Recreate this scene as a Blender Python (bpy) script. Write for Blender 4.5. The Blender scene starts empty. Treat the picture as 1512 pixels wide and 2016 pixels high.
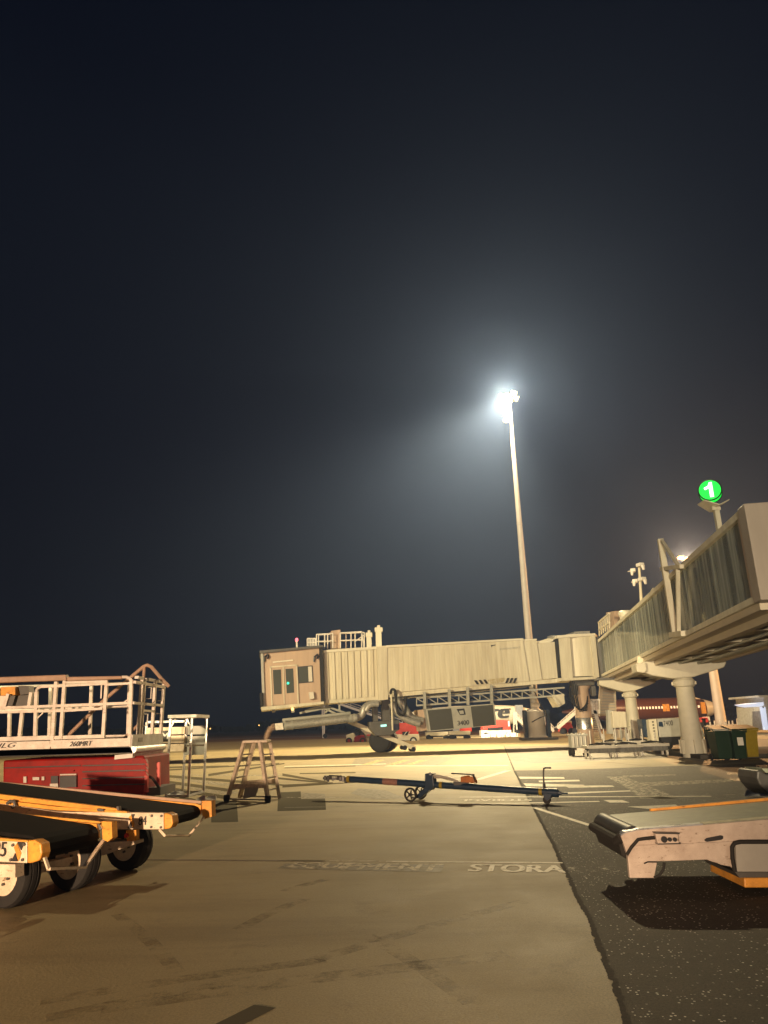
import bpy, bmesh, math, random
from mathutils import Vector, Matrix, Quaternion
random.seed(7)
SC = bpy.context.scene
COL = SC.collection
PI = math.pi
V = Vector

# ------------------------------------------------------------------ camera
F, CX, CY, H = 1398.0, 756.0, 1008.0, 1.45
PITCH, ROLL = math.atan(420.0 / F), math.radians(1.5)
cf = V((0, math.cos(PITCH), math.sin(PITCH))); r0 = V((1, 0, 0)); u0 = r0.cross(cf)
cr = r0 * math.cos(ROLL) - u0 * math.sin(ROLL); cu = r0 * math.sin(ROLL) + u0 * math.cos(ROLL)
cam = bpy.data.objects.new("camera", bpy.data.cameras.new("camera")); COL.objects.link(cam)
m = Matrix((cr, cu, -cf)).transposed().to_4x4(); m.translation = V((0, 0, H)); cam.matrix_world = m
cam.data.sensor_fit = 'VERTICAL'; cam.data.sensor_height = 36.0; cam.data.lens = 36.0 * F / 2016.0
cam.data.clip_start = 0.05; cam.data.clip_end = 6000
SC.camera = cam
C0 = V((0, 0, H))

# ------------------------------------------------------------------ world, exposure
W = bpy.data.worlds.new("World"); SC.world = W; W.use_nodes = True
nt = W.node_tree; nt.nodes.clear()
bg = nt.nodes.new("ShaderNodeBackground"); wo = nt.nodes.new("ShaderNodeOutputWorld")
bg.inputs[0].default_value = (0.06, 0.16, 0.62, 1); bg.inputs[1].default_value = 0.0105
nt.links.new(bg.outputs[0], wo.inputs[0])
SC.view_settings.view_transform = 'Standard'; SC.view_settings.look = 'None'
SC.view_settings.exposure = 0.0; SC.view_settings.gamma = 1.0
SC.cycles.max_bounces = 6; SC.cycles.transparent_max_bounces = 16; SC.cycles.volume_bounces = 0
SC.cycles.sample_clamp_indirect = 3.0; SC.cycles.sample_clamp_direct = 0.0
SC.cycles.caustics_reflective = False; SC.cycles.caustics_refractive = False

# ------------------------------------------------------------------ measuring helpers (pixel of the photo -> world)
def ray(px, py): return cf + cr * ((px - CX) / F) - cu * ((py - CY) / F)
def G(px, py, z=0.0):
    d = ray(px, py); return C0 + d * ((z - H) / d.z)
def P(px, py, Y):
    d = ray(px, py); return C0 + d * (Y / d.y)
class Pl:
    """vertical plane through point a in direction d (xy); off = metres behind it, away from the camera"""
    def __init__(s, a, d):
        s.a = V((a[0], a[1], 0)); s.d = V((d[0], d[1], 0)).normalized(); s.n = V((-s.d.y, s.d.x, 0))
        if s.n.y < 0 and abs(s.n.y) > .3: s.n = -s.n
        elif abs(s.n.y) <= .3 and s.n.x < 0: s.n = -s.n
    def p(s, px, py, off=0.0):
        r = ray(px, py); o = s.a + s.n * off
        t = (o - C0).dot(s.n) / r.dot(s.n); return C0 + r * t
    def ps(s, pts, off=0.0): return [s.p(x, y, off) for x, y in pts]

# ------------------------------------------------------------------ lamps
def lamp(name, kind, loc, energy, col, radius=.3, target=None, spot=None, blend=.5):
    L = bpy.data.lights.new(name, kind); L.energy = energy; L.color = col
    if kind in ('POINT', 'SPOT'): L.shadow_soft_size = radius
    if kind == 'AREA': L.shape = 'DISK'; L.size = radius * 2
    if kind == 'SPOT': L.spot_size = math.radians(spot); L.spot_blend = blend
    o = bpy.data.objects.new(name, L); COL.objects.link(o); o.location = loc
    if target is not None: o.rotation_euler = (V(target) - V(loc)).to_track_quat('-Z', 'Y').to_euler()
    return o
MB_ = G(1058, 1457); MAST = V((MB_.x, MB_.y, 0)); HEAD = P(992, 783, MB_.y)
lamp("mast_floodlight_light", 'POINT', HEAD + V((-.3, -1.6, -.2)), 47000, (1.0, .78, .42), .33)
lamp("mast_down_floodlight_light", 'SPOT', HEAD + V((-.1, -1.5, -.5)), 215000, (1.0, .77, .40), .35, (-3, 41, 0), 62, .8)
# floodlights of the terminal behind the photographer
lamp("terminal_roof_floodlight", 'SPOT', (-30, -15, 12), 190000, (1.0, .80, .44), .4, (5, 41, 8.5), 28, .4)
lamp("terminal_eave_floodlight", 'SPOT', (-2, -14, 2.5), 38000, (1.0, .84, .56), .3, (13, 34, 6.2), 19, .4)
lamp("terminal_wall_lamp", 'SPOT', (-7, -15, 2.3), 42000, (1.0, .66, .40), .25, (-4.5, 11, 1.4), 46, .6)
lamp("terminal_door_lamp", 'SPOT', (9, -12, 3.2), 1350, (1.0, .76, .56), .25, (6, 8, .9), 60, .7)

# ------------------------------------------------------------------ materials
def srgb(r, g, b):
    f = lambda c: (c / 255 / 12.92) if c <= 10 else ((c / 255 + .055) / 1.055) ** 2.4
    return (f(r), f(g), f(b))
def mat(name, col, rough=.5, metal=0.0, var=.12, scale=6.0, bump=0.0, bscale=40, dirt=None, streak=False, spec=.5, emit=None, es=0, wear=0):
    M = bpy.data.materials.new(name); M.use_nodes = True; n = M.node_tree.nodes; l = M.node_tree.links
    b = n["Principled BSDF"]; b.inputs["Roughness"].default_value = rough; b.inputs["Metallic"].default_value = metal
    b.inputs["Specular IOR Level"].default_value = spec
    tc = n.new("ShaderNodeTexCoord"); mp = n.new("ShaderNodeMapping"); l.new(tc.outputs["Object"], mp.inputs[0])
    if streak: mp.inputs["Scale"].default_value = (3, 3, .25)
    nz = n.new("ShaderNodeTexNoise"); nz.inputs["Scale"].default_value = scale; nz.inputs["Detail"].default_value = 6
    nz.inputs["Roughness"].default_value = .65; l.new(mp.outputs[0], nz.inputs[0])
    rp = n.new("ShaderNodeValToRGB"); rp.color_ramp.elements[0].position = .3; rp.color_ramp.elements[1].position = .7
    lo = [c * (1 - var) for c in col]; hi = [min(1, c * (1 + var)) for c in col]
    if dirt: lo = [lo[i] * .5 + dirt[i] * .5 for i in range(3)]
    rp.color_ramp.elements[0].color = (*lo, 1); rp.color_ramp.elements[1].color = (*hi, 1)
    l.new(nz.outputs[0], rp.inputs[0]); l.new(rp.outputs[0], b.inputs["Base Color"])
    if wear:
        wz = n.new("ShaderNodeTexNoise"); wz.inputs["Scale"].default_value = 26; wz.inputs["Detail"].default_value = 10; wz.inputs["Roughness"].default_value = .78
        wm = n.new("ShaderNodeMapping"); wm.inputs["Scale"].default_value = (.55, .55, 1.3); l.new(tc.outputs["Object"], wm.inputs[0]); l.new(wm.outputs[0], wz.inputs[0])
        wr = n.new("ShaderNodeMapRange"); wr.inputs[1].default_value = .60 - wear * .08; wr.inputs[2].default_value = .66 - wear * .08; wr.inputs[4].default_value = .85
        l.new(wz.outputs[0], wr.inputs[0]); wx_ = n.new("ShaderNodeMixRGB"); l.new(wr.outputs[0], wx_.inputs[0]); l.new(rp.outputs[0], wx_.inputs[1])
        wx_.inputs[2].default_value = (col[0] * .25 + .03, col[1] * .18 + .02, col[2] * .12 + .012, 1); l.new(wx_.outputs[0], b.inputs["Base Color"])
    rr = n.new("ShaderNodeMapRange"); rr.inputs[3].default_value = max(0, rough - .1); rr.inputs[4].default_value = min(1, rough + .12)
    l.new(nz.outputs[0], rr.inputs[0]); l.new(rr.outputs[0], b.inputs["Roughness"])
    if bump:
        bn = n.new("ShaderNodeTexNoise"); bn.inputs["Scale"].default_value = bscale; bn.inputs["Detail"].default_value = 4
        l.new(tc.outputs["Object"], bn.inputs[0]); bp = n.new("ShaderNodeBump"); bp.inputs["Strength"].default_value = bump
        bp.inputs["Distance"].default_value = .01; l.new(bn.outputs[0], bp.inputs["Height"]); l.new(bp.outputs[0], b.inputs["Normal"])
    if emit: b.inputs["Emission Color"].default_value = (*emit, 1); b.inputs["Emission Strength"].default_value = es
    return M
WHITE = (.72, .71, .68)
m_cream = mat("cream_painted_steel", (.61, .58, .46), .48, var=.09, scale=1.2, streak=True, dirt=(.40, .34, .25), wear=.05)
m_cream_r = mat("cream_roof_paint", (.66, .63, .52), .4, var=.06, scale=2)
m_pink = mat("beige_cab_paint", (.42, .31, .23), .5, var=.10, scale=1.5, streak=True)
m_grey = mat("grey_painted_steel", (.34, .34, .31), .5, var=.12, scale=3)
m_dgrey = mat("dark_grey_steel", (.085, .082, .075), .5, var=.2, scale=5)
m_black = mat("black_rubber", (.014, .013, .012), .8, var=.3, scale=14, bump=.25, bscale=60)
m_blackp = mat("black_paint", (.02, .02, .022), .4, var=.1)
m_galv = mat("galvanised_steel", (.56, .57, .57), .34, .75, var=.14, scale=9, wear=0.3)
m_chrome = mat("bright_sheet_metal", (.62, .64, .66), .28, .85, var=.1, scale=7)
m_hose = mat("silver_duct_hose", (.36, .35, .32), .4, .4, var=.25, scale=10, bump=.4, bscale=25)
m_white = mat("white_paint", WHITE, .45, var=.08, scale=5, dirt=(.4, .35, .28))
m_jlgw = mat("cream_machine_paint", (.80, .75, .67), .4, var=.07, scale=6, dirt=(.45, .36, .28), wear=0.15)
m_tan = mat("tan_padding", (.40, .27, .19), .6, var=.15, scale=8)
m_red = mat("red_machine_paint", (.24, .004, .002), .5, var=.3, scale=4, spec=.25)
m_redb = mat("bright_red_paint", (.62, .05, .035), .4, var=.08)
m_orange = mat("orange_yellow_paint", (.78, .36, .05), .45, var=.12, scale=8, dirt=(.35, .16, .05), wear=0.35)
m_beltw = mat("off_white_loader_paint", (.78, .66, .50), .42, var=.10, scale=5, dirt=(.38, .27, .18), wear=0.35)
m_beltp = mat("pinkish_loader_paint", (.52, .46, .40), .42, var=.12, scale=4, dirt=(.30, .22, .18), wear=0.25)
m_belt = mat("black_conveyor_belt", (.010, .009, .008), .85, var=.3, scale=20, bump=.2, bscale=90, spec=.12)
m_beltg = mat("worn_grey_conveyor_belt", (.30, .33, .24), .45, var=.25, scale=9, bump=.2, bscale=70)
m_stk = mat("faded_red_sticker", (.20, .10, .08), .6, var=.3, scale=30)
m_rust = mat("worn_orange_pump_paint", (.30, .10, .02), .5, var=.25, scale=14)
m_blue = mat("dark_blue_paint", (.012, .028, .055), .38, var=.25, scale=9, wear=0.15)
m_wood = mat("worn_orange_ladder", (.62, .54, .42), .5, var=.18, scale=12, dirt=(.25, .17, .12), wear=0.35)
m_alu = mat("aluminium", (.36, .34, .30), .5, .3, var=.12, scale=12)
m_conc = mat("pier_concrete_paint", (.50, .47, .38), .6, var=.08, scale=2.2, bump=.15)
m_under = mat("walkway_underside_paint", (.47, .40, .30), .5, var=.08, scale=1.6)
m_brown = mat("brown_portal_cladding", (.29, .24, .20), .5, var=.08, scale=2, streak=True)
m_green = mat("dark_green_bin_plastic", (.005, .020, .008), .45, var=.15)
m_yell = mat("mustard_bin_plastic", (.24, .17, .01), .45, var=.12)
m_mast = mat("mast_galvanised_paint", (.52, .48, .43), .55, .1, var=.08, scale=1.2)
m_screen = mat("dark_mesh_grille", (.055, .055, .045), .7, var=.2, scale=60)
m_label = mat("printed_label_black", (.03, .028, .028), .5)
m_labelw = mat("printed_label_white", (.75, .74, .7), .5)
m_labely = mat("printed_label_yellow", (.42, .30, .06), .5)
m_navy = mat("navy_sign_face", (.02, .02, .05), .4)
m_sticker = mat("faded_paper_sticker", (.55, .52, .46), .6, var=.15, scale=30)
m_plane1 = mat("white_fuselage_paint", (.72, .66, .52), .35, var=.04)
m_plane2 = mat("dark_fuselage_paint", (.10, .035, .02), .3, var=.1)
def emis(name, col, s):
    M = bpy.data.materials.new(name); M.use_nodes = True; b = M.node_tree.nodes["Principled BSDF"]
    b.inputs["Base Color"].default_value = (*[c * .5 for c in col], 1)
    b.inputs["Emission Color"].default_value = (*col, 1); b.inputs["Emission Strength"].default_value = s; return M
e_lens = emis("lit_floodlight_lens", (1, .72, .24), 3.4)
e_lens2 = emis("lit_orange_lens", (1, .48, .13), 4)
e_green = emis("lit_green_face", (.0, .78, .06), 1.15)
e_white = emis("lit_digit", (.86, 1, .93), 1.8)
e_red = emis("lit_red_beacon", (1, .12, .16), 3)
e_win = emis("lit_cabin_window", (1, .72, .42), 1.3)
e_exit = emis("green_exit_reflection", (.05, .9, .45), 2)
e_shed = emis("lit_white_fascia", (.75, .82, 1), .8)
e_teal = emis("lit_teal_lamp", (.45, 1, .9), 1.2)
def glass(name, tint, alpha, streak=0.0, rough=.08):
    M = bpy.data.materials.new(name); M.use_nodes = True; n = M.node_tree.nodes; l = M.node_tree.links; n.clear()
    out = n.new("ShaderNodeOutputMaterial"); mix = n.new("ShaderNodeMixShader")
    tr = n.new("ShaderNodeBsdfTransparent"); tr.inputs[0].default_value = (.62, .66, .62, 1)
    b = n.new("ShaderNodeBsdfPrincipled"); b.inputs["Base Color"].default_value = (*tint, 1); b.inputs["Roughness"].default_value = rough
    mix.inputs[0].default_value = alpha
    if streak:
        tc = n.new("ShaderNodeTexCoord"); mp = n.new("ShaderNodeMapping"); mp.inputs["Scale"].default_value = (1.6, 1.6, .10)
        nz = n.new("ShaderNodeTexNoise"); nz.inputs["Scale"].default_value = 2.4; nz.inputs["Detail"].default_value = 5
        l.new(tc.outputs["Object"], mp.inputs[0]); l.new(mp.outputs[0], nz.inputs[0])
        mr = n.new("ShaderNodeMapRange"); mr.inputs[1].default_value = .35; mr.inputs[2].default_value = .7
        mr.inputs[3].default_value = max(0, alpha - streak); mr.inputs[4].default_value = min(1, alpha + streak)
        l.new(nz.outputs[0], mr.inputs[0]); l.new(mr.outputs[0], mix.inputs[0])
        rp = n.new("ShaderNodeMixRGB"); rp.inputs[1].default_value = (*[t * .45 for t in tint], 1); rp.inputs[2].default_value = (*[min(1, t * 2.0) for t in tint], 1)
        l.new(nz.outputs[0], rp.inputs[0]); l.new(rp.outputs[0], b.inputs["Base Color"])
    l.new(tr.outputs[0], mix.inputs[1]); l.new(b.outputs[0], mix.inputs[2]); l.new(mix.outputs[0], out.inputs[0]); return M
g_walk = glass("dusty_walkway_glass", (.46, .48, .44), .46, .16)
g_door = glass("door_glass", (.10, .11, .10), .72)
g_dark = glass("dark_vehicle_glass", (.03, .03, .03), .9)

# ------------------------------------------------------------------ mesh builder
class MB:
    def __init__(s): s.bm = bmesh.new()
    def poly(s, pts, vec=None):
        v = [s.bm.verts.new(p) for p in pts]
        f = s.bm.faces.new(v)
        if vec is not None:
            w = [s.bm.verts.new(V(p) + V(vec)) for p in pts]
            s.bm.faces.new(list(reversed(w)))
            for i in range(len(v)):
                j = (i + 1) % len(v); s.bm.faces.new((v[j], v[i], w[i], w[j]))
        return s
    def box(s, c, sz, rz=0, M=None):
        R = Matrix.Rotation(rz, 4, 'Z')
        mm = Matrix.Translation(V(c)) @ (M if M else R) @ Matrix.Diagonal((sz[0], sz[1], sz[2], 1))
        bmesh.ops.create_cube(s.bm, size=1, matrix=mm); return s
    def cyl(s, a, b, r1, r2=None, seg=16, caps=True):
        a, b = V(a), V(b); r2 = r1 if r2 is None else r2; d = b - a
        if d.length < 1e-6: return s
        q = d.to_track_quat('Z', 'Y').to_matrix().to_4x4()
        bmesh.ops.create_cone(s.bm, cap_ends=caps, segments=seg, radius1=max(r1, 1e-4), radius2=max(r2, 1e-4), depth=d.length, matrix=Matrix.Translation((a + b) / 2) @ q); return s
    def bar(s, a, b, w, h=None):
        a, b = V(a), V(b); h = w if h is None else h; d = b - a
        if d.length < 1e-6: return s
        q = d.to_track_quat('Z', 'Y').to_matrix().to_4x4()
        bmesh.ops.create_cube(s.bm, size=1, matrix=Matrix.Translation((a + b) / 2) @ q @ Matrix.Diagonal((w, h, d.length, 1))); return s
    def tube(s, pts, r, seg=8, closed=False):
        pts = [V(p) for p in pts]; rings = []; n = len(pts); up = None
        for i, p in enumerate(pts):
            if closed: t = (pts[(i + 1) % n] - pts[i - 1])
            else: t = (pts[min(i + 1, n - 1)] - pts[max(i - 1, 0)])
            t.normalize()
            if up is None: up = t.orthogonal().normalized()
            up = (up - t * up.dot(t)); up.normalize(); sd = t.cross(up)
            rings.append([s.bm.verts.new(p + (up * math.cos(k * 2 * PI / seg) + sd * math.sin(k * 2 * PI / seg)) * r) for k in range(seg)])
        for i in range(n if closed else n - 1):
            A, B = rings[i], rings[(i + 1) % n]
            for k in range(seg): s.bm.faces.new((A[k], A[(k + 1) % seg], B[(k + 1) % seg], B[k]))
        if not closed: s.bm.faces.new(list(reversed(rings[0]))); s.bm.faces.new(rings[-1])
        return s
    def lathe(s, c, prof, axis=(0, 0, 1), seg=20):
        q = V(axis).to_track_quat('Z', 'Y'); rings = []
        for r, z in prof:
            rings.append([s.bm.verts.new(V(c) + q @ V((r * math.cos(k * 2 * PI / seg), r * math.sin(k * 2 * PI / seg), z))) for k in range(seg)])
        for A, B in zip(rings, rings[1:]):
            for k in range(seg): s.bm.faces.new((A[k], A[(k + 1) % seg], B[(k + 1) % seg], B[k]))
        s.bm.faces.new(list(reversed(rings[0]))); s.bm.faces.new(rings[-1]); return s
    def ball(s, c, r, sq=(1, 1, 1)):
        bmesh.ops.create_uvsphere(s.bm, u_segments=16, v_segments=10, radius=r, matrix=Matrix.Translation(V(c)) @ Matrix.Diagonal((*sq, 1))); return s
    def build(s, name, material, parent=None, smooth=False, bev=0, label=None):
        o0 = world_loc(parent) if parent else V((0, 0, 0))
        bmesh.ops.recalc_face_normals(s.bm, faces=s.bm.faces)
        for v in s.bm.verts: v.co -= o0
        me = bpy.data.meshes.new(name); s.bm.to_mesh(me); s.bm.free(); me.materials.append(material)
        if smooth:
            for p in me.polygons: p.use_smooth = True
            try: me.set_sharp_from_angle(angle=math.radians(42))
            except Exception: pass
        o = bpy.data.objects.new(name, me); COL.objects.link(o)
        if parent: o.parent = parent
        if bev:
            bm_ = o.modifiers.new("bevel", 'BEVEL'); bm_.width = bev; bm_.segments = 2; bm_.limit_method = 'ANGLE'; bm_.angle_limit = math.radians(40)
        if label: o['label'] = label
        return o
ROOTLOC = {}
def _each(s, name, material, parent=None, **k):
    """every separate piece becomes a part of its own"""
    s.bm.verts.ensure_lookup_table(); seen = set(); isl = []
    for v in s.bm.verts:
        if v in seen: continue
        st = [v]; comp = set()
        while st:
            x = st.pop()
            if x in comp: continue
            comp.add(x); st += [e.other_vert(x) for e in x.link_edges if e.other_vert(x) not in comp]
        seen |= comp; isl.append(comp)
    out = []
    for comp in isl:
        nb = MB(); mp = {v: nb.bm.verts.new(v.co) for v in comp}
        for f in {f for v in comp for f in v.link_faces}: nb.bm.faces.new([mp[v] for v in f.verts])
        out.append(nb.build(name, material, parent, **k))
    s.bm.free(); return out
MB.each = _each
def world_loc(o):
    while o.parent: o = o.parent
    return ROOTLOC.get(o.name, V((0, 0, 0)))
def thing(name, loc, label, cat, group=None):
    o = bpy.data.objects.new(name, None); COL.objects.link(o); o.location = loc; ROOTLOC[o.name] = V(loc)
    o.empty_display_size = .3; o['label'] = label; o['category'] = cat
    if group: o['group'] = group
    return o
def struct(o, kind='structure'): o['kind'] = kind; return o
def copy_tree(o, delta, label=None, rz=None):
    c = o.copy(); COL.objects.link(c); c.location = o.location + V(delta)
    if rz is not None: c.rotation_euler.z = rz
    if label: c['label'] = label
    for ch in list(o.children):
        d = ch.copy(); COL.objects.link(d); d.parent = c
        for g2 in list(ch.children):
            e = g2.copy(); COL.objects.link(e); e.parent = d
    return c
def text(s, org, xd, ud, height, material, parent, width=None, name='lettering', ext=.004, bold=.0, shear=0, align='LEFT'):
    c = bpy.data.curves.new("t", 'FONT'); c.body = s; c.size = 1.0; c.extrude = 0.0; c.shear = shear; c.align_x = align
    t = bpy.data.objects.new("t", c); COL.objects.link(t); bpy.context.view_layer.update()
    dg = bpy.context.evaluated_depsgraph_get(); me = bpy.data.meshes.new_from_object(t.evaluated_get(dg))
    bpy.data.objects.remove(t); bpy.data.curves.remove(c)
    xs = [v.co.x for v in me.vertices]; ys = [v.co.y for v in me.vertices]
    w0, h0 = max(xs) - min(xs), max(ys) - min(ys); mx, my = min(xs), min(ys)
    sy = height / h0; sx = (width / w0) if width else sy
    xd, ud = V(xd).normalized(), V(ud).normalized(); n = xd.cross(ud).normalized()
    o0 = world_loc(parent) if parent else V((0, 0, 0))
    for v in me.vertices: v.co = V(org) + xd * ((v.co.x - mx) * sx) + ud * ((v.co.y - my) * sy) + n * ext - o0
    if bold:
        bmt = bmesh.new(); bmt.from_mesh(me); base = list(bmt.verts) + list(bmt.edges) + list(bmt.faces); emw = bold * sx
        for k, sh in enumerate((-1, 1)):
            r_ = bmesh.ops.duplicate(bmt, geom=base)
            bmesh.ops.translate(bmt, verts=[e for e in r_["geom"] if isinstance(e, bmesh.types.BMVert)], vec=xd * (sh * emw) + n * .0008 * (k + 1))
        bmt.to_mesh(me); bmt.free()
    me.materials.clear(); me.materials.append(material); me.name = name
    o = bpy.data.objects.new(name, me); COL.objects.link(o)
    if parent: o.parent = parent
    return o
UP = V((0, 0, 1))
def arc(c, r, a0, a1, n, ex, ey): return [V(c) + V(ex) * (r * math.cos(a0 + (a1 - a0) * i / n)) + V(ey) * (r * math.sin(a0 + (a1 - a0) * i / n)) for i in range(n + 1)]
# ================================================================== GROUND
def ground_mat(name, base, dark, kind):
    M = bpy.data.materials.new(name); M.use_nodes = True; n = M.node_tree.nodes; l = M.node_tree.links
    b = n["Principled BSDF"]; geo = n.new("ShaderNodeNewGeometry")
    def noise(sc, det=6, rough=.6, scale=(1, 1, 1)):
        mp = n.new("ShaderNodeMapping"); mp.inputs["Scale"].default_value = scale; l.new(geo.outputs["Position"], mp.inputs[0])
        z = n.new("ShaderNodeTexNoise"); z.inputs["Scale"].default_value = sc; z.inputs["Detail"].default_value = det; z.inputs["Roughness"].default_value = rough
        l.new(mp.outputs[0], z.inputs[0]); return z.outputs[0]
    def ramp(src, p0, c0, p1, c1):
        r = n.new("ShaderNodeValToRGB"); r.color_ramp.elements[0].position = p0; r.color_ramp.elements[1].position = p1
        r.color_ramp.elements[0].color = (*c0, 1); r.color_ramp.elements[1].color = (*c1, 1); l.new(src, r.inputs[0]); return r.outputs[0]
    def mul(a, bb, f=1.0):
        x = n.new("ShaderNodeMixRGB"); x.blend_type = 'MULTIPLY'; x.inputs[0].default_value = f; l.new(a, x.inputs[1]); l.new(bb, x.inputs[2]); return x.outputs[0]
    c = ramp(noise(.35, 5), .3, [v * .86 for v in base], .7, [v * 1.08 for v in base])
    if kind == 'concrete':
        c = mul(c, ramp(noise(14, 8, .75), .2, (.86, .86, .86), .8, (1.06, 1.06, 1.06)))
        c = mul(c, ramp(noise(75, 3, .8), .32, (.66, .64, .6), .62, (1.12, 1.12, 1.12)))
        c = mul(c, ramp(noise(5.5, 9, .85), .30, (.62, .58, .52), .40, (1, 1, 1)), .7)
        c = mul(c, ramp(noise(.9, 7, .7, (.25, 1.6, 1)), .34, (.70, .66, .62), .52, (1, 1, 1)), .75)   # broom/tyre drag bands
        c = mul(c, ramp(noise(1.3, 7, .8), .30, (.55, .5, .45), .42, (1, 1, 1)), .6)                   # oil spots
        # slab joints: saw-cut lines every 6 m
        sp = n.new("ShaderNodeSeparateXYZ"); l.new(geo.outputs["Position"], sp.inputs[0])
        rough = .52
        rr = n.new("ShaderNodeMapRange"); rr.inputs[3].default_value = .50; rr.inputs[4].default_value = .74
        l.new(noise(1.2, 6), rr.inputs[0]); l.new(rr.outputs[0], b.inputs["Roughness"])
        bn = noise(45, 5); bp = n.new("ShaderNodeBump"); bp.inputs["Strength"].default_value = .4; bp.inputs["Distance"].default_value = .01
        l.new(bn, bp.inputs["Height"]); l.new(bp.outputs[0], b.inputs["Normal"])
    elif kind == 'asphalt':
        c = mul(c, ramp(noise(60, 4, .85), .35, (.45, .45, .45), .65, (1.6, 1.6, 1.6))); c = mul(c, ramp(noise(1.6, 8, .8), .32, (.62, .6, .56), .62, (1.25, 1.22, 1.18)))
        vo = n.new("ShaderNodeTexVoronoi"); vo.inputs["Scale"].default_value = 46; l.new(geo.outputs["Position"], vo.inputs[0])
        # glints painted as near-white aggregate chips, smoother than the asphalt round them
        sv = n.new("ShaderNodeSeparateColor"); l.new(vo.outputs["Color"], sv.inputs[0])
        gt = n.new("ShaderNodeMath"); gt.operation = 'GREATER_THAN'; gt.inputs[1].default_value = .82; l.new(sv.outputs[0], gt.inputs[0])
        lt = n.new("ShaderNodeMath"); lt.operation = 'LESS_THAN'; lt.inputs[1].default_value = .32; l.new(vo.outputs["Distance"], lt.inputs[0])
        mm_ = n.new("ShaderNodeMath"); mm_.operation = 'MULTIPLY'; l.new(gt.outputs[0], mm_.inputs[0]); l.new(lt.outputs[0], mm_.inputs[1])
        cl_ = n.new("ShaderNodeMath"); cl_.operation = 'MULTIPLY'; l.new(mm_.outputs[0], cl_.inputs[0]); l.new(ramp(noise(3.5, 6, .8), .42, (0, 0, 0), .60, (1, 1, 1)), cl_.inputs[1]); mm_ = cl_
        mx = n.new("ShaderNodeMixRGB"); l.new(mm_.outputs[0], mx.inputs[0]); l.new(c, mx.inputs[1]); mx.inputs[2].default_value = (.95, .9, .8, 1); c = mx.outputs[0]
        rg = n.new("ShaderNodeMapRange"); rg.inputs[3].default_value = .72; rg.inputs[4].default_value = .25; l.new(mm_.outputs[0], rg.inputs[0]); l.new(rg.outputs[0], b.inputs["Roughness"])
        bp = n.new("ShaderNodeBump"); bp.inputs["Strength"].default_value = .9; bp.inputs["Distance"].default_value = .012
        l.new(noise(55, 4, .7), bp.inputs["Height"]); l.new(bp.outputs[0], b.inputs["Normal"])
    else:
        c = mul(c, ramp(noise(3, 8, .8), .3, (.6, .6, .6), .7, (1.2, 1.2, 1.2))); b.inputs["Roughness"].default_value = .95
    l.new(c, b.inputs["Base Color"]); return M
g_conc = ground_mat("apron_concrete", (.31, .247, .128), None, 'concrete')
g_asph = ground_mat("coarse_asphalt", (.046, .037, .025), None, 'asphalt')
g_asph2 = ground_mat("smooth_asphalt", (.15, .13, .10), None, 'concrete')
g_grass = ground_mat("dry_grass", (.16, .08, .03), None, 'grass')
def sheet(name, pts, material, z):
    b = MB(); b.poly([V((p[0], p[1], z)) for p in pts]); return struct(b.build(name, material))
sheet("ground", [(-2500, -40), (2500, -40), (2500, 4000), (-2500, 4000)], g_grass, -.03)
sheet("concrete_pavement", [(-200, -30), (260, -30), (260, 98), (60, 100), (-20, 92), (-200, 96)], g_conc, 0)
sheet("taxiway_road", [(-300, 118), (260, 122), (260, 132), (-300, 126)], g_asph2, -.015)
# asphalt with a crumbly edge against the concrete
edge = [(1240, 2060), (1235, 2016), (1205, 1930), (1160, 1810), (1128, 1750), (1110, 1710), (1085, 1655), (1050, 1590), (1030, 1552), (1012, 1517)]
epts = []; wob = 0
for (a, b) in zip(edge, edge[1:]):
    A, B = G(*a), G(*b); k = max(2, int((B - A).length / .035))
    for i in range(k):
        q = A.lerp(B, i / k); wob = wob * .9 + random.uniform(-1, 1) * .0028; epts.append((q.x + wob + random.uniform(-.004, .004) + (random.uniform(.006, .02) if random.random() < .08 else 0), q.y))
far = [G(1012, 1517), G(1100, 1516), G(1191, 1513), G(1272, 1510), G(1400, 1506), G(1500, 1503)]
asp = epts + [(p.x, p.y) for p in far] + [(30, far[-1].y - 2), (30, -20), (epts[0][0] + .2, -20)]
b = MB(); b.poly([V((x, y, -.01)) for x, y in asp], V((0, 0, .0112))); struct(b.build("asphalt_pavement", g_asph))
# dark broken seam along that edge
b = MB()
for (x, y), (x2, y2) in zip(epts, epts[1:]):
    w = random.uniform(.016, .028) * (1 + y * .03); b.poly([V((x - w * .6, y, .0018)), V((x + w, y, .0018)), V((x2 + w, y2, .0018)), V((x2 - w * .6, y2, .0018))])
g_seam = mat("broken_seam_tar", (.045, .038, .03), .9, var=.4, scale=30, bump=.6, bscale=60)
struct(b.build("pavement_seam", g_seam))
# lighter asphalt patch round the rotunda equipment and the dark shade slab under the walkway piers
mid = [G(992, 1470), G(1010, 1497), G(1050, 1503), G(1190, 1497), G(1330, 1492), G(1512, 1520), V((34, 34, 0)), V((34, 50, 0)), G(1150, 1466)]
sheet("service_road", [(p.x, p.y) for p in mid], g_asph2, .0008)

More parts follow.
